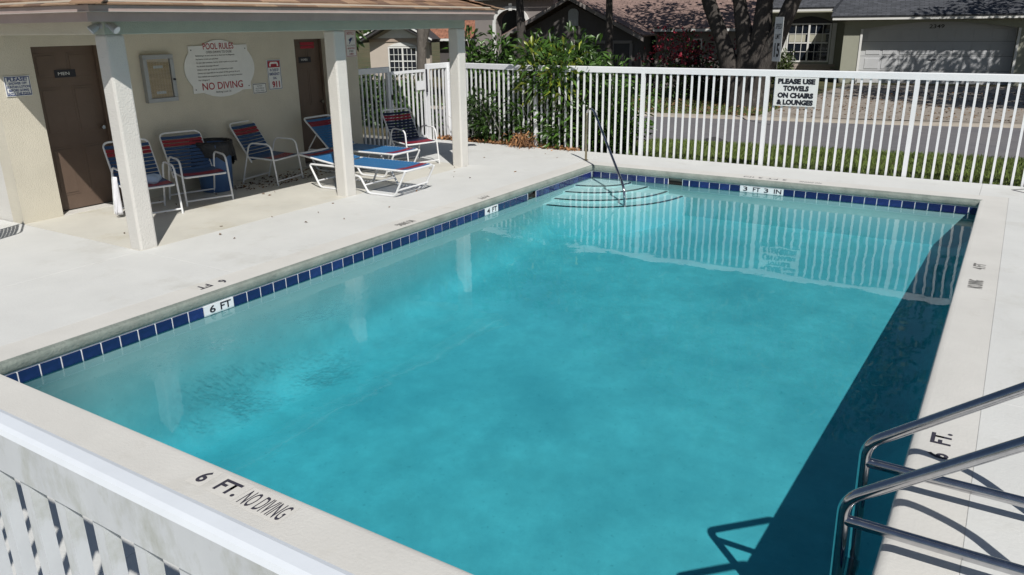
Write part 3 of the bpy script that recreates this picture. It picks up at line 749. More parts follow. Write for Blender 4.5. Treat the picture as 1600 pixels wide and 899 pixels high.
# pool rules board, scalloped outline
t = thing('rules_board', 'large white scalloped pool rules board with red headings', 'sign', (WX+.012, -3.82, 1.625))
def arc_pts(y0, z0, y1, z1, bulge, n=10):
    out = []; ax, az = y1-y0, z1-z0; L = math.hypot(ax, az); nx, nz = az/L, -ax/L
    for k in range(n+1):
        s_ = k/n; b_ = bulge*4*s_*(1-s_); out.append((y0+ax*s_+nx*b_, z0+az*s_+nz*b_))
    return out
ol = [(-.50, -.31), (-.36, -.31)] + arc_pts(-.34, -.31, .34, -.31, .075) + [(.36, -.31), (.50, -.31), (.50, -.235)] + arc_pts(.50, -.21, .50, .24, .10) + [(.50, .245), (.50, .325), (.29, .325)] + arc_pts(.27, .325, -.27, .325, .075) + [(-.29, .325), (-.50, .325), (-.50, .245)] + arc_pts(-.50, .24, -.50, -.21, .10) + [(-.50, -.235)]
MB().prism(ol, 0, -.008, .006).obj('board', SIGNW, t)
rule = ['Swimming is at your own risk as there are no lifeguards', 'No food or drinks are permitted', 'No pets, glass containers, food or drink in pool or on pool deck', 'No alcoholic beverages allowed', 'Children under age 12 must be accompanied by an adult', 'Owners are responsible for the actions of their guests at the pool', 'Non-residents are trespassing and are subject to trespass prosecution', 'No Lifeguard']
rows = [('POOL RULES', .52, .085, 0, .315, INKR, .012), ('OPEN DAWN TO DUSK', .44, .032, 0, .237, INK, 0), ('NO DIVING', .70, .10, 0, -.225, INKR, .012), ('Bathing Load: 26', .26, .036, .0, -.315, INK, 0)]
wd = (.66, .37, .7, .36, .61, .72, .76, .18)
for i, s in enumerate(rule): rows.append((s, wd[i], .026, -.40+wd[i]/2+.0, .19-.047*i, INK, .01))
lines(t, rows, .0085)
for yy, zz in ((-.46, .27), (.46, .27), (-.46, -.26), (.46, -.26)):
    MB().tube([(.006, yy, zz), (.010, yy, zz)], .008, 8).obj('screw', INK, t)
t, w2, h2 = wall_sign('emergency_sign', 'narrow white emergency 911 sign with red telephone band', -2.98, -2.71, 1.27, 1.715, INKB)
MB().box((.004, -w2+.02, h2-.115), (.0055, w2-.02, h2-.02)).obj('red_band', INKR, t)
hs = MB().tube(fillet([(.0, -.075, -.03), (.0, -.07, .02), (.0, .07, .02), (.0, .075, -.03)], .04, 5), .014, 8); ho = hs.obj('telephone_symbol', SIGNW, t); ho.location = (.006, 0, h2-.068); ho.scale = (.1, 1, 1)
lines(t, [('IN CASE OF', .17, .042, 0, .07, INKB, .02), ('EMERGENCY', .2, .042, 0, .01, INKB, .02), ('DIAL', .07, .036, 0, -.05, INKB, .02), ('911', .15, .1, .01, -.145, INKR, .04)])
t, w2, h2 = wall_sign('small_sign', 'small white notice plate below between rules board and emergency sign', -3.29, -3.03, 1.235, 1.385, INK)
lines(t, [('NO PETS', .1, .022, 0, .035, INK, 0), ('ALLOWED IN', .16, .022, 0, 0, INK, 0), ('POOL AREA', .17, .022, 0, -.035, INK, 0)])
t, w2, h2 = wall_sign('video_notice', 'tall white camera surveillance notice with red lettering beside the second column', -1.25, -.99, 1.69, 2.125, INKR)
lines(t, [('NOTICE', .17, .05, 0, .165, INKR, .02), ('ALL ACTIVITIES', .19, .025, 0, -.035, INK, 0), ('MONITORED', .17, .03, 0, -.08, INKR, .01), ('BY VIDEO', .1, .03, 0, -.125, INK, .01), ('CAMERA', .12, .03, 0, -.17, INKR, .01)])
cs = MB(); cs.prism([(-.05, .06), (.02, .10), (.04, .075), (.0, .03), (-.03, .03)], 0, .0045, .0058); cs.prism([(-.02, .03), (.0, .03), (-.03, -.01), (-.045, .0)], 0, .0045, .0058)
for z in (.05, .07, .09): cs.box((.0045, .04, z), (.0058, .07, z+.006))
cs.obj('camera_symbol', INKB, t)
t, w2, h2 = wall_sign('shower_sign', 'white and navy sign asking to shower off lotion, left of the brown door', -6.77, -6.48, 1.465, 1.69, INKB)
lines(t, [('PLEASE!', .22, .042, 0, .075, INKB, .03), ('SHOWER OFF', .2, .028, 0, .03, INKB, .03), ('SUNTAN LOTION', .25, .028, 0, -.008, INKB, .03), ('BEFORE GOING', .22, .028, 0, -.046, INKB, .03), ('INTO THE POOL', .25, .028, 0, -.084, INKB, .03)])
# locked notice case
t = thing('notice_case', 'shallow aluminium notice case with glass door and wood backing', 'notice case', (WX, -4.835, 1.555))
w2, h2 = .225, .305
MB().box((.0, -w2+.02, -h2+.02), (.04, w2-.02, h2-.02)).obj('backing', CORK, t)
fr = MB()
for lo, hi in (((-w2, -h2), (w2, -h2+.055)), ((-w2, h2-.055), (w2, h2)), ((-w2, -h2+.0555), (-w2+.055, h2-.0555)), ((w2-.055, -h2+.0555), (w2, h2-.0555))): fr.box((0, lo[0], lo[1]), (.075, hi[0], hi[1]))
fr.obj('frame', ALU, t, bevel=.005)
MB().box((.058, -w2+.052, -h2+.052), (.062, w2-.052, h2-.052)).obj('glass', CGLASS, t)
cp_ = MB()
for z in (.13, -.2): cp_.box((.0405, -.07, z), (.043, .07, z+.035))
cp_.obj('paper_strip', SIGNW, t)
MB().tube([(.076, w2-.03, -.02), (.1, w2-.03, -.02)], .014, 10).obj('lock', INK, t, smooth=True)

# ------------------------------------------------------------------ chairs
def strap_mesh(w, d, m):
    b = MB(); n = 6
    for k in range(n):
        a0, a1 = -w/2+w*k/n, -w/2+w*(k+1)/n
        sg = lambda a: -.012*(1-(2*a/w)**2)
        for z_ in (0,):
            b.face([(-d/2, a0, sg(a0)), (d/2, a0, sg(a0)), (d/2, a1, sg(a1)), (-d/2, a1, sg(a1))])
            b.face([(-d/2, a0, sg(a0)-.004), (-d/2, a1, sg(a1)-.004), (d/2, a1, sg(a1)-.004), (d/2, a0, sg(a0)-.004)])
            for dd in (-d/2, d/2): b.face([(dd, a0, sg(a0)), (dd, a1, sg(a1)), (dd, a1, sg(a1)-.004), (dd, a0, sg(a0)-.004)])
    return b.mesh('strap', m)
CW = .60
SM = {k: strap_mesh(CW-.015, .0405, m) for k, m in (('b', STRAPC), ('r', STRAPR), ('n', STRAPN))}
def make_chair(label, seatpat, backpat):
    t = thing('strap_chair', label, 'chair', group='strap pool chairs on the porch'); hw_ = CW/2; rr = .0125
    for s in (-1, 1):
        y = s*hw_
        MB().tube(fillet([(.32, y*1.02, 0), (.25, y, .59), (-.12, y, .60), (-.30, y*1.02, 0)], .09, 6), rr, 8).obj('arm_frame', FRAMEW, t, smooth=True)
    bp0, bp1 = Vector((-.13, 0, .31)), Vector((-.47, 0, .855))
    MB().tube(fillet([(bp0.x, -hw_+.03, bp0.z), (bp1.x, -hw_+.03, bp1.z), (bp1.x, hw_-.03, bp1.z), (bp0.x, hw_-.03, bp0.z)], .085, 6), rr, 8).obj('back_frame', FRAMEW, t, smooth=True)
    MB().tube(fillet([(-.16, -hw_+.028, .385), (.285, -hw_+.028, .36), (.285, hw_-.028, .36), (-.16, hw_-.028, .385)], .03, 4), rr, 8).obj('seat_frame', FRAMEW, t, smooth=True)
    for x, z in ((.312, .06), (-.284, .06)): MB().tube([(x, -hw_, z), (x, hw_, z)], rr*.9, 8).obj('rung', FRAMEW, t, smooth=True)
    for i, c in enumerate(seatpat):
        k = (i+.5)/len(seatpat); o = link('strap', SM[c], t, (-.14+.42*k, 0, .402-.024*k)); o.rotation_euler = (0, math.atan(.024/.42), 0)
        o.scale = (1, .92, 1)
    dv_ = (bp1-bp0); a = math.atan2(dv_.z, -dv_.x)
    for i, c in enumerate(backpat):
        k = .04+.88*(i+.5)/len(backpat); p = bp0+dv_*k + Vector((.012, 0, .008))
        o = link('strap', SM[c], t, p); o.rotation_euler = (0, a, 0); o.scale = (1, .9, 1)
    return t
SEAT, BACK = 'bbbbrrrb', 'bbbbbbbbrrb'
def put(o, x, y, face):      # face = direction of the sitter's knees, degrees ccw from +x; (x,y) = middle between the front feet
    c, s = math.cos(R(face)), math.sin(R(face)); o.location = (x-.32*c, y-.32*s, 0); o.rotation_euler = (0, 0, R(face)); return o
ch = make_chair('blue and red strap chair beside the bin, second from the porch corner', SEAT, BACK); put(ch, -3.08, -4.99, -15.5)
c2 = copy_tree(ch); c2['label'] = 'strap chair half hidden by the first column, pale towel on its seat'; put(c2, -2.95, -5.86, -15.5)
c3 = copy_tree(ch); c3['label'] = 'blue and red strap chair against the wall right of the blue bin'; put(c3, -3.25, -3.44, 12)
c4 = make_chair('navy backed strap chair standing in front of the white gate', 'nnnnrrrn', 'nnnnnnnnrrn'); put(c4, -2.37, -1.37, -16)
c5 = copy_tree(ch); c5['label'] = 'strap chair on open deck at the left picture edge, only its shadow showing'; put(c5, -3.7, -8.2, 240)

# lounges (local x = toward the feet, bed from x=0 head to 2.0)
LW = .62
SL = {k: strap_mesh(LW-.02, .043, m) for k, m in (('b', STRAPB), ('r', STRAPR))}
def make_lounge(label, raise_z, back_run):
    t = thing('strap_lounge', label, 'lounge chair', group='blue strap lounges on the porch'); hz = .36; rr = .0145; hw_ = LW/2
    hx = .70; head = Vector((hx-back_run, 0, hz+raise_z))
    MB().tube(fillet([(hx, -hw_+.01, hz), (1.99, -hw_+.01, hz), (1.99, hw_-.01, hz), (hx, hw_-.01, hz)], .05, 5), rr, 8).obj('bed_frame', FRAMEW, t, smooth=True)
    for s in (-1, 1):
        y = s*(hw_+.012)
        MB().tube(fillet([(1.99, y, hz-.01), (1.80, y, .014), (1.34, y, .014), (1.20, y, .235), (.98, y, .235), (.86, y, .014), (.44, y, .014), (.26, y, hz-.03), (.42, y, hz-.03), (1.1, y, hz-.032)], .055, 5), rr, 8).obj('leg_frame', FRAMEW, t, smooth=True)
    MB().tube(fillet([(hx-.01, -hw_+.012, hz), (head.x, -hw_+.012, head.z), (head.x, hw_-.012, head.z), (hx-.01, hw_-.012, hz)], .06, 5), rr, 8).obj('back_frame', FRAMEW, t, smooth=True)
    for x in (1.86, 1.28, .40): MB().tube([(x, -hw_-.01, .1 if x != 1.28 else .12), (x, hw_+.01, .1 if x != 1.28 else .12)], rr*.8, 8).obj('rung', FRAMEW, t, smooth=True)
    if raise_z > .3:
        m_ = Vector(((hx+head.x)/2, 0, (hz+head.z)/2))
        MB().tube([(m_.x, -hw_+.03, m_.z), (hx-.45, -hw_+.03, .34)], rr*.7, 8).obj('back_prop', FRAMEW, t, smooth=True)
        MB().tube([(m_.x, hw_-.03, m_.z), (hx-.45, hw_-.03, .34)], rr*.7, 8).obj('back_prop', FRAMEW, t, smooth=True)
    n = 22; pins = MB()
    for i in range(n):
        x = hx+.03+(1.95-hx-.03)*(i+.5)/n
        link('strap', SL['r' if i in (n-3, n-2) else 'b'], t, (x, 0, hz+.014))
        for s in (-1, 1): pins.box((x-.007, s*(hw_+.004)-.004, hz-.004), (x+.007, s*(hw_+.004)+.004, hz+.01))
    a = math.atan2(head.z-hz, hx-head.x); nb_ = 12
    for i in range(nb_):
        p = Vector((hx, 0, hz)).lerp(head, .03+.9*(i+.5)/nb_)+Vector((math.sin(a)*.014, 0, math.cos(a)*.014))
        o = link('strap', SL['r' if i in (9, 10) else 'b'], t, p); o.rotation_euler = (0, a, 0)
    po = pins.obj('strap_pins', FRAMEW, t)
    return t
lo = make_lounge('flat blue strap lounge behind the middle column, nearer the pool', .09, .68)
lo.location = (-2.97, -3.24, 0); lo.rotation_euler = (0, 0, R(1))
l2 = make_lounge('blue strap lounge with raised back in front of the far brown door', .45, .50)
l2.location = (-4.03, -2.26, 0); l2.rotation_euler = (0, 0, R(2))

# bin with bag
t = thing('trash_bin', 'round blue plastic bin with black bag folded over its rim', 'bin', (-3.72, -4.38, 0))
MB().lathe([(0, .0), (.20, .0), (.215, .02), (.25, .6), (.262, .62), (.262, .66), (.24, .66), (.2, .1), (0, .1)], 32).obj('bin_body', BINB, t, smooth=True)
bg_ = MB(); nseg = 40; b0 = []
for (rr, z, wob) in ((.235, .52, .0), (.25, .69, .01), (.262, .705, .012), (.272, .70, .012), (.276, .64, .014), (.284, .55, .016), (.29, .44, .02)):
    b0.append([((rr+wob*math.sin(k*2.7+z*9)+wob*.5*math.sin(k*1.3))*math.cos(2*math.pi*k/nseg), (rr+wob*math.sin(k*2.7+z*9))*math.sin(2*math.pi*k/nseg), z+(.08*math.sin(k*.37+1)+.02*math.sin(k*1.9))*(1 if z < .5 else 0) - (.0 if z > .5 else .02)) for k in range(nseg)])
for i in range(len(b0)-1):
    for k in range(nseg): bg_.face([b0[i][k], b0[i][(k+1) % nseg], b0[i+1][(k+1) % nseg], b0[i+1][k]])
bo = bg_.obj('bin_bag', BAGM, t, fix=False)
bm = bmesh.new(); bm.from_mesh(bo.data); bmesh.ops.remove_doubles(bm, verts=bm.verts, dist=1e-5); bmesh.ops.recalc_face_normals(bm, faces=bm.faces); bm.to_mesh(bo.data); bm.free(); bo.data.polygons.foreach_set('use_smooth', [True]*len(bo.data.polygons))

# towels
def cloth(name, nx, ny, fn, m, label):
    b = MB(); V = [[fn(i/(nx-1), j/(ny-1)) for j in range(ny)] for i in range(nx)]
    for i in range(nx-1):
        for j in range(ny-1): b.face([V[i][j], V[i+1][j], V[i+1][j+1], V[i][j+1]])
    o = b.obj(name, m, fix=False); bm = bmesh.new(); bm.from_mesh(o.data); bmesh.ops.remove_doubles(bm, verts=bm.verts, dist=1e-5); bm.to_mesh(o.data); bm.free()
    o.data.polygons.foreach_set('use_smooth', [True]*len(o.data.polygons))
    sm_ = o.modifiers.new('solid', 'SOLIDIFY'); sm_.thickness = .008
    return tag(o, label, 'towel')
Mc2 = Matrix.Translation(c2.location) @ Matrix.Rotation(c2.rotation_euler.z, 4, 'Z')
def f1(s, t_):
    th = 2*math.pi*s; ph = math.pi*t_
    k = 1+.25*math.sin(3*th+1)*math.sin(ph)+.15*math.sin(7*th)*math.sin(ph)**2
    p = Vector((.0+.11*k*math.cos(th)*math.sin(ph), .07+.14*k*math.sin(th)*math.sin(ph), .415+.055*math.cos(ph)*k)); return tuple(Mc2 @ p)
cloth('towel', 30, 14, f1, TOWEL, 'crumpled pale blue towel lying on the seat of the chair behind the column')
def f2(s, t_):
    z = .50-.46*t_; x = .0-.12*s + .02*math.sin(9*s+3*t_)*t_; y = -.315-.03*math.sin(6*s+2*t_)*(.4+t_)-.02*t_
    return tuple(Mc2 @ Vector((x-.05+.22*s, y, z)))
cloth('towel', 14, 12, f2, TOWELW, 'white towel hanging from the arm of the chair behind the column')

# ------------------------------------------------------------------ plants by the fence
def stems(n, c, sp, h, rad=.012, lean=.35):
    b = MB(); tips = []
    for i in range(n):
        a = random.uniform(0, 6.28); p0 = Vector((c[0]+random.uniform(-sp, sp)*.5, c[1]+random.uniform(-.15, .15), GZ)); hh = h*random.uniform(.6, 1.05)
        p1 = p0+Vector((math.cos(a)*lean*random.random(), math.sin(a)*lean*.5*random.random(), hh*.55)); p2 = p1+Vector((math.cos(a)*lean*random.random(), math.sin(a)*lean*.5, hh*.45))
        b.tube([p0, p1, p2], [rad, rad*.8, rad*.45], 6); tips += [p1.lerp(p2, k) for k in (0, .35, .7, 1)]+[p0.lerp(p1, k) for k in (.3, .55, .8)]
    return b, tips
def shrub(name, label, cx, cy, sp, h, nst, per, L, W, mt, group=None, zmin=-9, mt2=None, rad=.28, cat='shrub'):
    t = thing(name, label, cat, (0, 0, 0), 0, group); b, tips = stems(nst, (cx, cy), sp, h); b.obj('stem', TWIG, t, smooth=True)
    p, d = clumps([tuple(x) for x in tips if x.z > zmin], per, rad)
    if mt2:
        k = int(len(p)*.28); idx = RNG.permutation(len(p)); leaves('foliage', mt, p[idx[k:]], d[idx[k:]], L, W, t); leaves('foliage', mt2, p[idx[:k]], d[idx[:k]], L, W, t)
    else: leaves('foliage', mt, p, d, L, W, t)
    return t
G1 = 'leafy shrubs behind the white fence'
shrub('shrub', 'dense tall green shrub just right of the rightmost column', -3.45, 2.1, .7, 2.15, 14, 34, .2, .06, LEAFG, G1, mt2=LEAFD)
shrub('shrub', 'yellow green long leaved shrub spilling over the fence rail', -1.72, 1.40, .8, 1.8, 12, 34, .24, .06, LEAFG, G1, zmin=1.0, mt2=LEAFY, rad=.25)
shrub('shrub', 'leafy green shrub low at the fence bend under the yellow green one', -1.55, 1.5, .5, 1.15, 9, 26, .18, .055, LEAFG, G1, mt2=LEAFD)
shrub('shrub', 'bushy green shrub rising highest behind the fence rail near the steel handrail', -1.9, 2.6, 1.3, 1.95, 18, 34, .24, .06, LEAFG, G1, mt2=LEAFD)
shrub('shrub', 'green shrub at the right end of the planting, filling the pickets behind the handrail', -1.1, 1.95, .9, 1.6, 18, 32, .2, .055, LEAFG, G1, mt2=LEAFD)
shrub('shrub', 'low rounded green shrub behind the fence right of the shrub row', -.55, 2.0, .6, 1.3, 10, 28, .18, .05, LEAFG, G1)
shrub('shrub', 'dark leafy shrub low behind the pickets right of the rightmost column', -2.6, 1.75, 1.2, 1.0, 14, 30, .18, .055, LEAFD, G1)
shrub('shrub', 'thin leafy shrub between the gate panel and the rightmost column', -4.9, 1.7, .7, 1.0, 8, 20, .16, .05, LEAFG, G1)
shrub('hedge', 'dark hedge behind the leafy shrubs right of the bathhouse', -3.2, 3.4, 3.2, 1.3, 28, 30, .2, .07, LEAFD, None, cat='hedge')
b, _ = stems(10, (-3.2, 1.55), 1.2, .9, .009, .8); tag(b.obj('bare_shrub', TWIG, smooth=True), 'bare pale twigs behind the pickets right of the column', 'shrub')
shrub('hedge', 'dark hedge beyond the gate beside the bathhouse', -7.7, 3.3, 3.0, 1.0, 34, 26, .2, .07, LEAFD, None, cat='hedge')
# dead leaves along the fence foot
n = 900; x = RNG.uniform(-4.2, -.9, n); p = np.stack([x, 1.24-.10*(x+.9)*.6+RNG.normal(0, .09, n)-.02, RNG.uniform(.004, .05, n)], 1); d = RNG.normal(size=(n, 3)); d[:, 2] *= .3
leaves('leaf_litter', LEAFBR, p, d, .07, .035, kind='stuff', droop=0)
n = 130; p = np.stack([-2.05+RNG.normal(0, .12, n), 1.12+RNG.normal(0, .05, n), RNG.uniform(.02, .22, n)], 1); d = RNG.normal(size=(n, 3)); d[:, 2] = abs(d[:, 2])*.5
tag(leaves('dead_frond', LEAFBR, p, d, .2, .03, droop=.9), 'curled brown dead frond at the foot of the fence', 'dead frond')
MB().box((-4.4, 1.225, -.14), (-.9, 1.6, -.012)).obj('planting_bed', SOIL)['kind'] = 'structure'
n = 60; p = np.stack([RNG.uniform(-3.9, .3, n), RNG.uniform(-6.6, .9, n), np.full(n, .006)], 1); p = p[(p[:, 0] < -.6)]; d = RNG.normal(size=(len(p), 3)); d[:, 2] = 0.02
n2 = 260; q = np.stack([RNG.uniform(-3.95, -3.2, n2), RNG.uniform(-4.3, -2.4, n2), np.full(n2, .006)], 1); p = np.concatenate([p, q]); d = RNG.normal(size=(len(p), 3)); d[:, 2] = .05
leaves('leaf_litter', LEAFDK, p, d, .045, .025, kind='stuff', droop=0)

# grass strips
def grass(n, xr, ya, yb, h, m=GRASSM):
    x = RNG.uniform(xr[0], xr[1], n); y0 = np.interp(x, XS, YN) if ya is None else None
    t_ = RNG.uniform(0, 1, n)
    if ya is None: y = 1.36+(y0-.05-1.36)*t_
    else: y = np.interp(x, XS, ya)+.5+(yb)*t_
    p = np.stack([x, y, np.full(n, GZ)], 1); d = RNG.normal(size=(n, 3))*.45; d[:, 2] = 1
    return leaves('grass', m, p, d, h, .012, kind='stuff', droop=.15)
grass(42000, (-.6, 9.5), None, None, .1)
grass(14000, (-9, .2), YF, 6.5, .13)
n = 1500; x = RNG.uniform(-8, .1, n); p = np.stack([x, np.interp(x, XS, YF)+.3+RNG.uniform(0, 5, n)**1.2*.8, np.full(n, GZ+.09)], 1); d = RNG.normal(size=(n, 3)); d[:, 2] *= .25
leaves('leaf_litter', LEAFDK, p, d, .1, .05, kind='stuff', droop=0)
n = 700; x = RNG.uniform(.2, 6.2, n); p = np.stack([x, np.interp(x, XS, YF)+.6+RNG.uniform(0, 9, n), np.full(n, GZ+.07)], 1); d = RNG.normal(size=(n, 3)); d[:, 2] *= .1
leaves('leaf_litter', LEAFDK, p, d, .08, .035, kind='stuff', droop=0)

mb = MB(); prev = None
for i in range(5):
    ring = [((.30-.017*i*i)*(1+.12*math.sin(k*2.1+i))*math.cos(2*math.pi*k/14), (.2-.011*i*i)*(1+.12*math.sin(k*1.7+i))*math.sin(2*math.pi*k/14), .03*i-.01) for k in range(14)]
    if prev:
        for k in range(14): mb.face([prev[k], prev[(k+1) % 14], ring[(k+1) % 14], ring[k]])
    prev = ring
mb.face(prev)
o = mb.obj('rock', H_DKTRIM, fix=False); o.location = (.62, 4.28, GZ+.01); tag(o, 'low dark rock at the edge of the road behind the pickets', 'rock')

# ------------------------------------------------------------------ trees
def tree(label, base, stems_, crown_c, crown_r, ncl, per, L, bark=BARK, leaf=LEAFO, flat=.5, cr=.75):
    t = thing('tree', label, 'tree', base)
    tr = MB()
    for path, rads in stems_: tr.tube(fillet(path, .6, 3) if False else path, rads, 12)
    tr.obj('trunk', bark, t, smooth=True)
    c = []; rng2 = random.Random(len(label))
    while len(c) < ncl:
        v = Vector((rng2.uniform(-1, 1), rng2.uniform(-1, 1), rng2.uniform(-1, 1)))
        if .25 < v.length < 1: c.append((crown_c[0]+v.x*crown_r, crown_c[1]+v.y*crown_r, crown_c[2]+v.z*crown_r*flat))
    lb = MB()
    for q in c[::3]:
        top = Vector(stems_[rng2.randrange(len(stems_))][0][-1]); e = Vector(q); m_ = top.lerp(e, .5)+Vector((0, 0, .3)); lb.tube([top, m_, e], [.09, .05, .02], 6)
    lb.obj('limbs', bark, t, smooth=True)
    p, d = clumps(c, per, cr); leaves('crown', leaf, p, d, L, L*.45, t)
    return t
tree('massive old tree with several dark leaning stems on the street lawn', (-.95, 11.5, GZ), [
    ([(-.05, 0, -.1), (-.2, 0, .6), (-.5, 0, 1.2), (-.7, .05, 1.75), (-1.2, .1, 2.8), (-1.8, .2, 4.4)], [.5, .36, .27, .22, .2, .14]),
    ([(.05, 0, -.1), (.05, 0, .7), (0, .02, 1.5), (-.3, .05, 2.7), (-.45, .05, 3.4), (-.5, 0, 5)], [.55, .42, .28, .19, .17, .13]),
    ([(.15, 0, -.1), (.25, 0, .7), (.36, 0, 1.6), (.36, .05, 2.8), (.5, .1, 3.6), (.7, .1, 5)], [.55, .42, .3, .23, .2, .15]),
    ([(.2, 0, -.1), (.4, -.05, .8), (.75, -.1, 1.7), (1.15, -.1, 2.85), (1.5, 0, 3.7), (2.1, 0, 5)], [.45, .36, .25, .21, .19, .14])],
    (.6, .2, 6.4), 5.2, 90, 90, .3, bark=BARKD, cr=.95)
tree('slender grey trunk seen through the porch behind the gate', (-9.74, 7.9, GZ), [([(0, 0, -.1), (.0, 0, 1.2), (.08, 0, 2.4), (.3, 0, 4.2)], [.2, .15, .14, .1]), ([(.02, 0, 1.5), (.25, 0, 2.1), (.6, 0, 3.2)], [.1, .08, .06])], (.2, .3, 5.4), 2.6, 34, 70, .26, bark=BARK)
tree('thin dark trunk in front of the dark gabled house', (-5.3, 11.6, GZ), [([(0, 0, -.1), (.03, 0, 1.5), (0, 0, 3), (.1, 0, 5)], [.14, .12, .1, .08])], (0, .2, 5.9), 2.6, 34, 70, .26, bark=BARKD)
tree('street tree right of the driveway whose shade dapples the garage door', (9.3, 16.6, GZ), [([(0, 0, -.1), (.05, 0, 2), (-.3, .1, 4)], [.3, .25, .18]), ([(.05, 0, 2), (.6, .2, 3.6)], [.2, .14])], (-1.2, .5, 6.4), 4.0, 70, 110, .28, cr=.8)
tree('leafy street tree shading the right half of the driveway', (8.3, 12.3, GZ), [([(0, 0, -.1), (.05, 0, 2), (-.1, .1, 4)], [.28, .22, .16]), ([(.05, 0, 2), (-.6, .2, 3.8)], [.18, .12])], (0, .4, 6.0), 2.8, 44, 110, .28, cr=.75)
tree('dark dense tree behind the bathhouse at its far corner', (-8.9, 2.9, GZ), [([(0, 0, -.1), (.05, 0, 1.5), (-.1, .1, 3.2)], [.22, .18, .12])], (-.1, -.1, 2.7), 1.2, 34, 110, .2, bark=BARKD, leaf=LEAFD, flat=1.0, cr=.55)
tree('leafy tree showing its lower leaves above the bathhouse roof end', (-7.2, 9.5, GZ), [([(0, 0, -.1), (.05, 0, 1.8), (-.1, .1, 3.4)], [.18, .14, .1])], (.1, 0, 4.7), 1.9, 36, 80, .2, bark=BARKD, leaf=LEAFG, flat=.6, cr=.5)
# bougainvillea and a bush
t = thing('flowering_shrub', 'crimson flowering shrub left of the massive tree', 'shrub')
b, tips = stems(22, (-2.35, 12.6), 2.5, 2.0, .02, .9); b.obj('stem', BARKD, t)
p, d = clumps([tuple(x) for x in tips], 20, .3); hi = (p[:, 2] > 1.0) | ((p[:, 2] > .6) & (RNG.random(len(p)) < .3))
leaves('foliage', LEAFD, p[~hi], d[~hi], .14, .07, t); k = RNG.random(hi.sum()) < .75; leaves('bracts', LEAFR, p[hi][k], d[hi][k], .12, .08, t, kind='stuff'); leaves('foliage', LEAFD, p[hi][~k], d[hi][~k], .14, .07, t)
shrub('shrub', 'rounded olive shrub under the house window behind the speed sign', -2.85, 20.9, 1.6, 1.15, 14, 22, .2, .06, LEAFO, None)

# ------------------------------------------------------------------ speed sign
t = thing('speed_sign', 'narrow white speed limit 15 sign on a thin steel post', 'street sign', (.86, 7.7, GZ), R(-40))
MB().tube([(0, 0, -.1), (0, 0, 2.35)], .022, 8).obj('post', STEEL, t, smooth=True)
pl = MB().box((-.155, -.036, 1.45), (.155, -.028, 2.42)); plo = pl.obj('plate', SIGNW, t, bevel=.002)
for s, w_, h_, z, bd in (('SPEED', .22, .11, 2.22, .01), ('LIMIT', .18, .11, 2.0, .01), ('15', .19, .31, 1.70, .03)):
    text(s, w_, h_, WALLY(0, -.0385, z), INK, t, bd)

# ------------------------------------------------------------------ houses across the street
def hspace(name, label, o, a): return thing(name, label, 'house', (o[0], o[1], 0), R(a))
def wallpoly(t, name, poly, y0, y1, m): return MB().prism([(p[0], p[1]) for p in poly], 1, y0, y1).obj(name, m, t)
def rect(x0, z0, x1, z1): return [(x0, z0), (x1, z0), (x1, z1), (x0, z1)]
def slope(t, name, quads, m, th=.06):
    b = MB()
    for q in quads: b.face(q)
    o = b.obj(name, m, t, fix=False)
    for p in o.data.polygons:
        if p.normal.z < 0: p.flip()
    o.data.update(); roof_uv(o.data)
    s_ = o.modifiers.new('solid', 'SOLIDIFY'); s_.thickness = th; s_.offset = -1
    return o
def window(t, x0, z0, x1, z1, y, cols=2, muntin=(3, 2), blind=0.0, trim=.06):
    fr = MB()
    for lo, hi in (((x0-trim, z0-trim), (x1+trim, z0)), ((x0-trim, z1), (x1+trim, z1+trim)), ((x0-trim, z0), (x0, z1)), ((x1, z0), (x1+trim, z1))): fr.box((lo[0], y-.05, lo[1]), (hi[0], y, hi[1]))
    wo_ = fr.obj('window', H_TRIM, t)
    w = (x1-x0)/cols
    for i in range(cols):
        a, b = x0+i*w, x0+(i+1)*w
        MB().box((a, y-.012, z0), (b, y-.004, z1)).obj('pane', GLASS, wo_)
        if i: MB().box((a-.035, y-.055, z0), (a+.035, y-.012, z1)).obj('mullion', H_TRIM, wo_)
        mu = MB(); zm = (z0+z1)/2
        mu.box((a+.03, y-.04, zm-.025), (b-.03, y-.013, zm+.025))
        for k in range(1, muntin[0]): xx = a+w*k/muntin[0]; mu.box((xx-.01, y-.03, z0), (xx+.01, y-.014, z1))
        for k in range(1, muntin[1]*2):
            if k == muntin[1]: continue
            zz = z0+(z1-z0)*k/(muntin[1]*2); mu.box((a, y-.031, zz-.01), (b, y-.0145, zz+.01))
        mu.obj('muntins', H_TRIM, wo_)
        if blind: MB().box((a+.03, y-.0145, z0+(z1-z0)*.53), (b-.12, y-.0125, z0+(z1-z0)*(.53+blind))).obj('blind', BLIND, wo_)
    return wo_
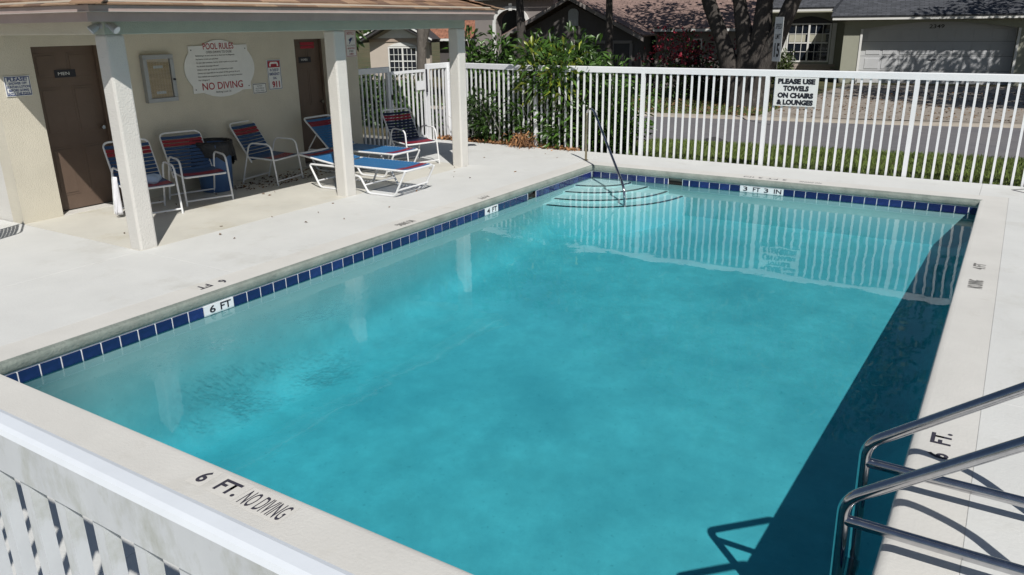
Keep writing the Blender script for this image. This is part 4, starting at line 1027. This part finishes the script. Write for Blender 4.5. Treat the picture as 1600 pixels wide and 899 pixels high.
# --- grey roofed house with the garage
t = hspace('garage_house', 'sage house with slate grey roof and wide white garage door', (.7, 22.2), 9)
wallpoly(t, 'wall', rect(-1.05, -.4, -.40, 2.06), 0, 6, H_SAGE); wallpoly(t, 'wall', rect(4.72, -.4, 5.6, 2.06), 0, 6, H_SAGE)
arch = [(-.401, 1.86)] + [(-.401+5.12*k/12, 1.86+.24*math.sin(math.pi*k/12)) for k in range(1, 12)] + [(4.721, 1.86), (4.721, 2.3), (-.401, 2.3)]
wallpoly(t, 'wall', arch, .001, .4, H_SAGE)
wallpoly(t, 'wall', rect(-1.05, 2.062, -.403, 2.3), .0, 6, H_SAGE); wallpoly(t, 'wall', rect(4.723, 2.062, 5.6, 2.3), 0, 6, H_SAGE)
gd = MB().box((-.40, .42, -.24), (4.72, .46, 2.15)).obj('garage_door', GARAGE, t)
for i in range(4):
    for j in range(8):
        x = -.20+j*.595; z = -.20+i*.53
        MB().box((x, .404, z+.06), (x+.50, .4195, z+.44)).obj('panel', GARAGE, gd, bevel=.006)
    if i: MB().box((-.39, .4196-.002, -.20+i*.53-.004), (4.71, .4206, -.20+i*.53+.006)).obj('seam', H_DKTRIM, gd)
MB().box((2.0, .38, .72), (2.25, .40, .75)).obj('handle', INK, gd)
for x in (-.46, 4.70): MB().box((x, -.03, -.25), (x+.08, -.001, 1.86)).obj('trim', H_TRIM, t)
text('2349', .5, .14, WALLY(2.12, .39, 1.93), H_DKTRIM, t, .01)
MB().box((-1.5, -.42, 2.19), (6.2, -.37, 2.29)).obj('fascia', H_TRIM, t)
MB().box((-1.3, -.36, 2.302), (6.0, 5.9, 2.33)).obj('soffit', H_SAGE, t)
slope(t, 'roof', [[(-1.55, -.46, 2.34), (6.3, -.46, 2.34), (6.3, 5.2, 4.5), (-.4, 5.2, 4.5)], [(-1.55, -.46, 2.34), (-.4, 5.2, 4.5), (-1.55, 5.2, 3.6)]], RF_GREY)
# window wing, set back
wallpoly(t, 'wall', rect(-4.4, -.4, -1.052, 2.5), 1.5, 6, H_SAGE)
wi = window(t, -3.18, .63, -1.62, 2.02, 1.5, 2, (3, 2), .22)
lr = MB(); arc = [(-3.3+1.8*k/10, 2.09+.26*math.sin(math.pi*k/10)) for k in range(11)]; lr.prism([(-3.3, 2.085)]+arc[1:-1]+[(-1.5, 2.085)], 1, 1.47, 1.499); lr.obj('arch_panel', H_DKTRIM, t)
for x in (-3.42, -1.53): MB().box((x, 1.43, .5), (x+.16, 1.499, 2.08)).obj('shutter_trim', H_TRIM, t)
bs_ = MB().box((-.155, 0, 0), (.155, .09, .085)).mesh('brick', mat('pale_brick', (.42, .36, .32), .9, .15, 5))
for i in range(4):
    for j in range(6): link('brick', bs_, t, (-3.2+j*.32+(.16 if i % 2 else 0), 1.4, .12+i*.095))
MB().box((-4.5, 1.06, 2.54), (-.95, 1.1, 2.64)).obj('fascia', H_TRIM, t)
MB().box((-4.4, 1.101, 2.60), (-1.06, 5.9, 2.63)).obj('soffit', H_SAGE, t)
slope(t, 'roof', [[(-4.6, 1.02, 2.69), (-.7, 1.02, 2.69), (-.7, 5.4, 4.7), (-3.6, 5.4, 4.7)]], RF_GREY)
# --- dark gabled house
t = hspace('gabled_house', 'dark brown gabled house with tan roof in the shade of the massive tree', (-6, 15), 9)
wallpoly(t, 'gable_wall', [(-4.5, -.4), (.1, -.4), (.1, 1.70), (-2.24, 2.86), (-4.5, 1.72)], 0, .25, H_DARK)
MB().box((-.0, .252, -.4), (.1, 4.5, 1.72)).obj('side_wall', H_DARK, t)
wallpoly(t, 'wall', rect(.3, -.4, 3.7, 1.85), 2.2, 6, H_TAUPE)
slope(t, 'roof', [[(-2.24, -.35, 3.12), (.45, -.35, 1.78), (.45, 6.5, 1.78), (-2.24, 6.5, 3.12)], [(-2.24, -.35, 3.12), (-2.24, 6.5, 3.12), (-4.9, -.35, 1.76+.02), (-4.9, 6.5, 1.78)][:2]+[(-4.9, 6.5, 1.78), (-4.9, -.35, 1.78)]], RF_TAN)
slope(t, 'roof', [[(-2.2, 1.55, 1.98), (4.1, 1.55, 1.98), (4.1, 7.5, 4.4), (-2.24, 7.5, 4.4)]], RF_TAN)
MB().box((.35, 1.50, 1.87), (4.15, 1.545, 1.955)).obj('fascia', H_TRIM, t)
def rake(x0, z0, x1, z1):
    b = MB(); b.prism([(x0, z0), (x1, z1), (x1, z1-.13), (x0, z0-.13)], 1, -.42, -.36); b.obj('rake_board', H_TAUPE, t)
rake(-4.95, 1.70, -2.24, 3.10); rake(.5, 1.70, -2.24, 3.10)
vt = MB().prism([(-2.36, 2.10), (-1.98, 2.10), (-1.98, 2.55)]+[(-2.17+.19*math.cos(a), 2.55+.14*math.sin(a)) for a in np.linspace(.3, 2.84, 6)]+[(-2.36, 2.55)], 1, -.04, -.002).obj('gable_vent', ALU, t)
for k in range(6): MB().box((-2.34, -.052, 2.13+k*.07), (-2.0, -.041, 2.16+k*.07)).obj('slat', ALU, vt)
MB().box((-3.4, -.06, 1.50), (.0, -.002, 1.60)).obj('trim_band', H_TAUPE, t)
for x in (-.75, -.08): MB().box((x, -.05, .0), (x+.1, -.003, 1.498)).obj('door_trim', H_TAUPE, t)
MB().box((-.648, -.03, .0), (-.082, -.004, 1.496)).obj('door', H_DKTRIM, t)
window(t, 1.75, .70, 1.98, 1.55, 2.2, 1, (1, 1))
# --- arched entry house
t = hspace('arched_house', 'pinkish house with a white trimmed arched entry left of the dark gable', (-9, 17), 9)
wl_ = [(-4.6, -.4), (-3.66, -.4), (-3.66, 2.2)] + [(-2.99-.67*math.cos(math.pi*k/10), 2.2+.55*math.sin(math.pi*k/10)) for k in range(1, 10)] + [(-2.32, 2.2), (-2.32, -.4), (-1.2, -.4), (-1.2, 3.3), (-4.6, 3.3)]
wallpoly(t, 'wall', wl_, 0, .5, H_TAUPE)
at = MB()
ri, ro_ = .67, .80
inner = [(-3.66, -.4), (-3.66, 2.2)]+[(-2.99-ri*math.cos(math.pi*k/12), 2.2+.55*math.sin(math.pi*k/12)) for k in range(1, 12)]+[(-2.32, 2.2), (-2.32, 1.0)]
outer = [(-3.79, -.4), (-3.79, 2.2)]+[(-2.99-ro_*math.cos(math.pi*k/12), 2.2+.68*math.sin(math.pi*k/12)) for k in range(1, 12)]+[(-2.19, 2.2), (-2.19, 1.0)]
for k in range(len(inner)-1): at.prism([inner[k], inner[k+1], outer[k+1], outer[k]], 1, -.08, -.002)
at.obj('arch_trim', H_TRIM, t)
MB().box((-3.06, -.1, 2.70), (-2.92, -.081, 2.98)).obj('keystone', H_TRIM, t)
MB().box((-4.2, 1.8, -.4), (-1.4, 1.9, 3.2)).obj('back_wall', H_DKTRIM, t)
slope(t, 'roof', [[(-4.9, -.3, 3.25), (-.8, -.3, 3.25), (-.8, 4.5, 5.0), (-4.9, 4.5, 5.0)]], RF_GREY)
MB().box((-4.9, -.34, 3.12), (-.8, -.305, 3.22)).obj('fascia', H_TRIM, t)
# --- cream house seen through the porch
t = hspace('cream_house', 'small cream gabled house with white grid window seen through the porch', (-19.9, 16.4), 20)
pkx = 1.75
wallpoly(t, 'gable_wall', [(.35, -.5), (3.2, -.5), (3.2, 1.62), (pkx, 2.30), (.35, 1.62)], 0, .3, H_CREAM)
wallpoly(t, 'gable_panel', [(.75, 1.66), (2.75, 1.66), (pkx, 2.14)], -.03, -.002, H_TRIM)
wallpoly(t, 'band', rect(.36, 1.50, 3.19, 1.62), -.05, -.003, H_PEACH)
window(t, 1.30, .10, 2.55, 1.22, 0, 2, (3, 2))
hd = [(1.25+1.35*k/8, 1.30+.17*math.sin(math.pi*k/8)) for k in range(9)]; wallpoly(t, 'window_arch', hd, -.05, -.004, H_TRIM)
slope(t, 'roof', [[(pkx, -.6, 2.50), (3.5, -.6, 1.60), (3.5, 5, 1.60), (pkx, 5, 2.50)], [(pkx, -.6, 2.50), (pkx, 5, 2.50), (.0, 5, 1.60), (.0, -.6, 1.60)]], H_DKTRIM, .16)
for x1_ in (-.02, 3.52):
    b = MB(); b.prism([(x1_, 1.62), (pkx, 2.54), (pkx, 2.47), (x1_, 1.55)], 1, -.66, -.61); b.obj('rake_board', H_TRIM, t)
wallpoly(t, 'side_wall', rect(3.3, -.5, 8.0, 1.5), 1.2, 4, H_DARK)
slope(t, 'roof', [[(2.6, .8, 1.62), (8.4, .8, 1.62), (8.4, 5.0, 3.6), (2.6, 5.0, 3.6)]], RF_ORANGE)
MB().box((2.9, .75, 1.5), (8.4, .79, 1.6)).obj('fascia', H_TRIM, t)
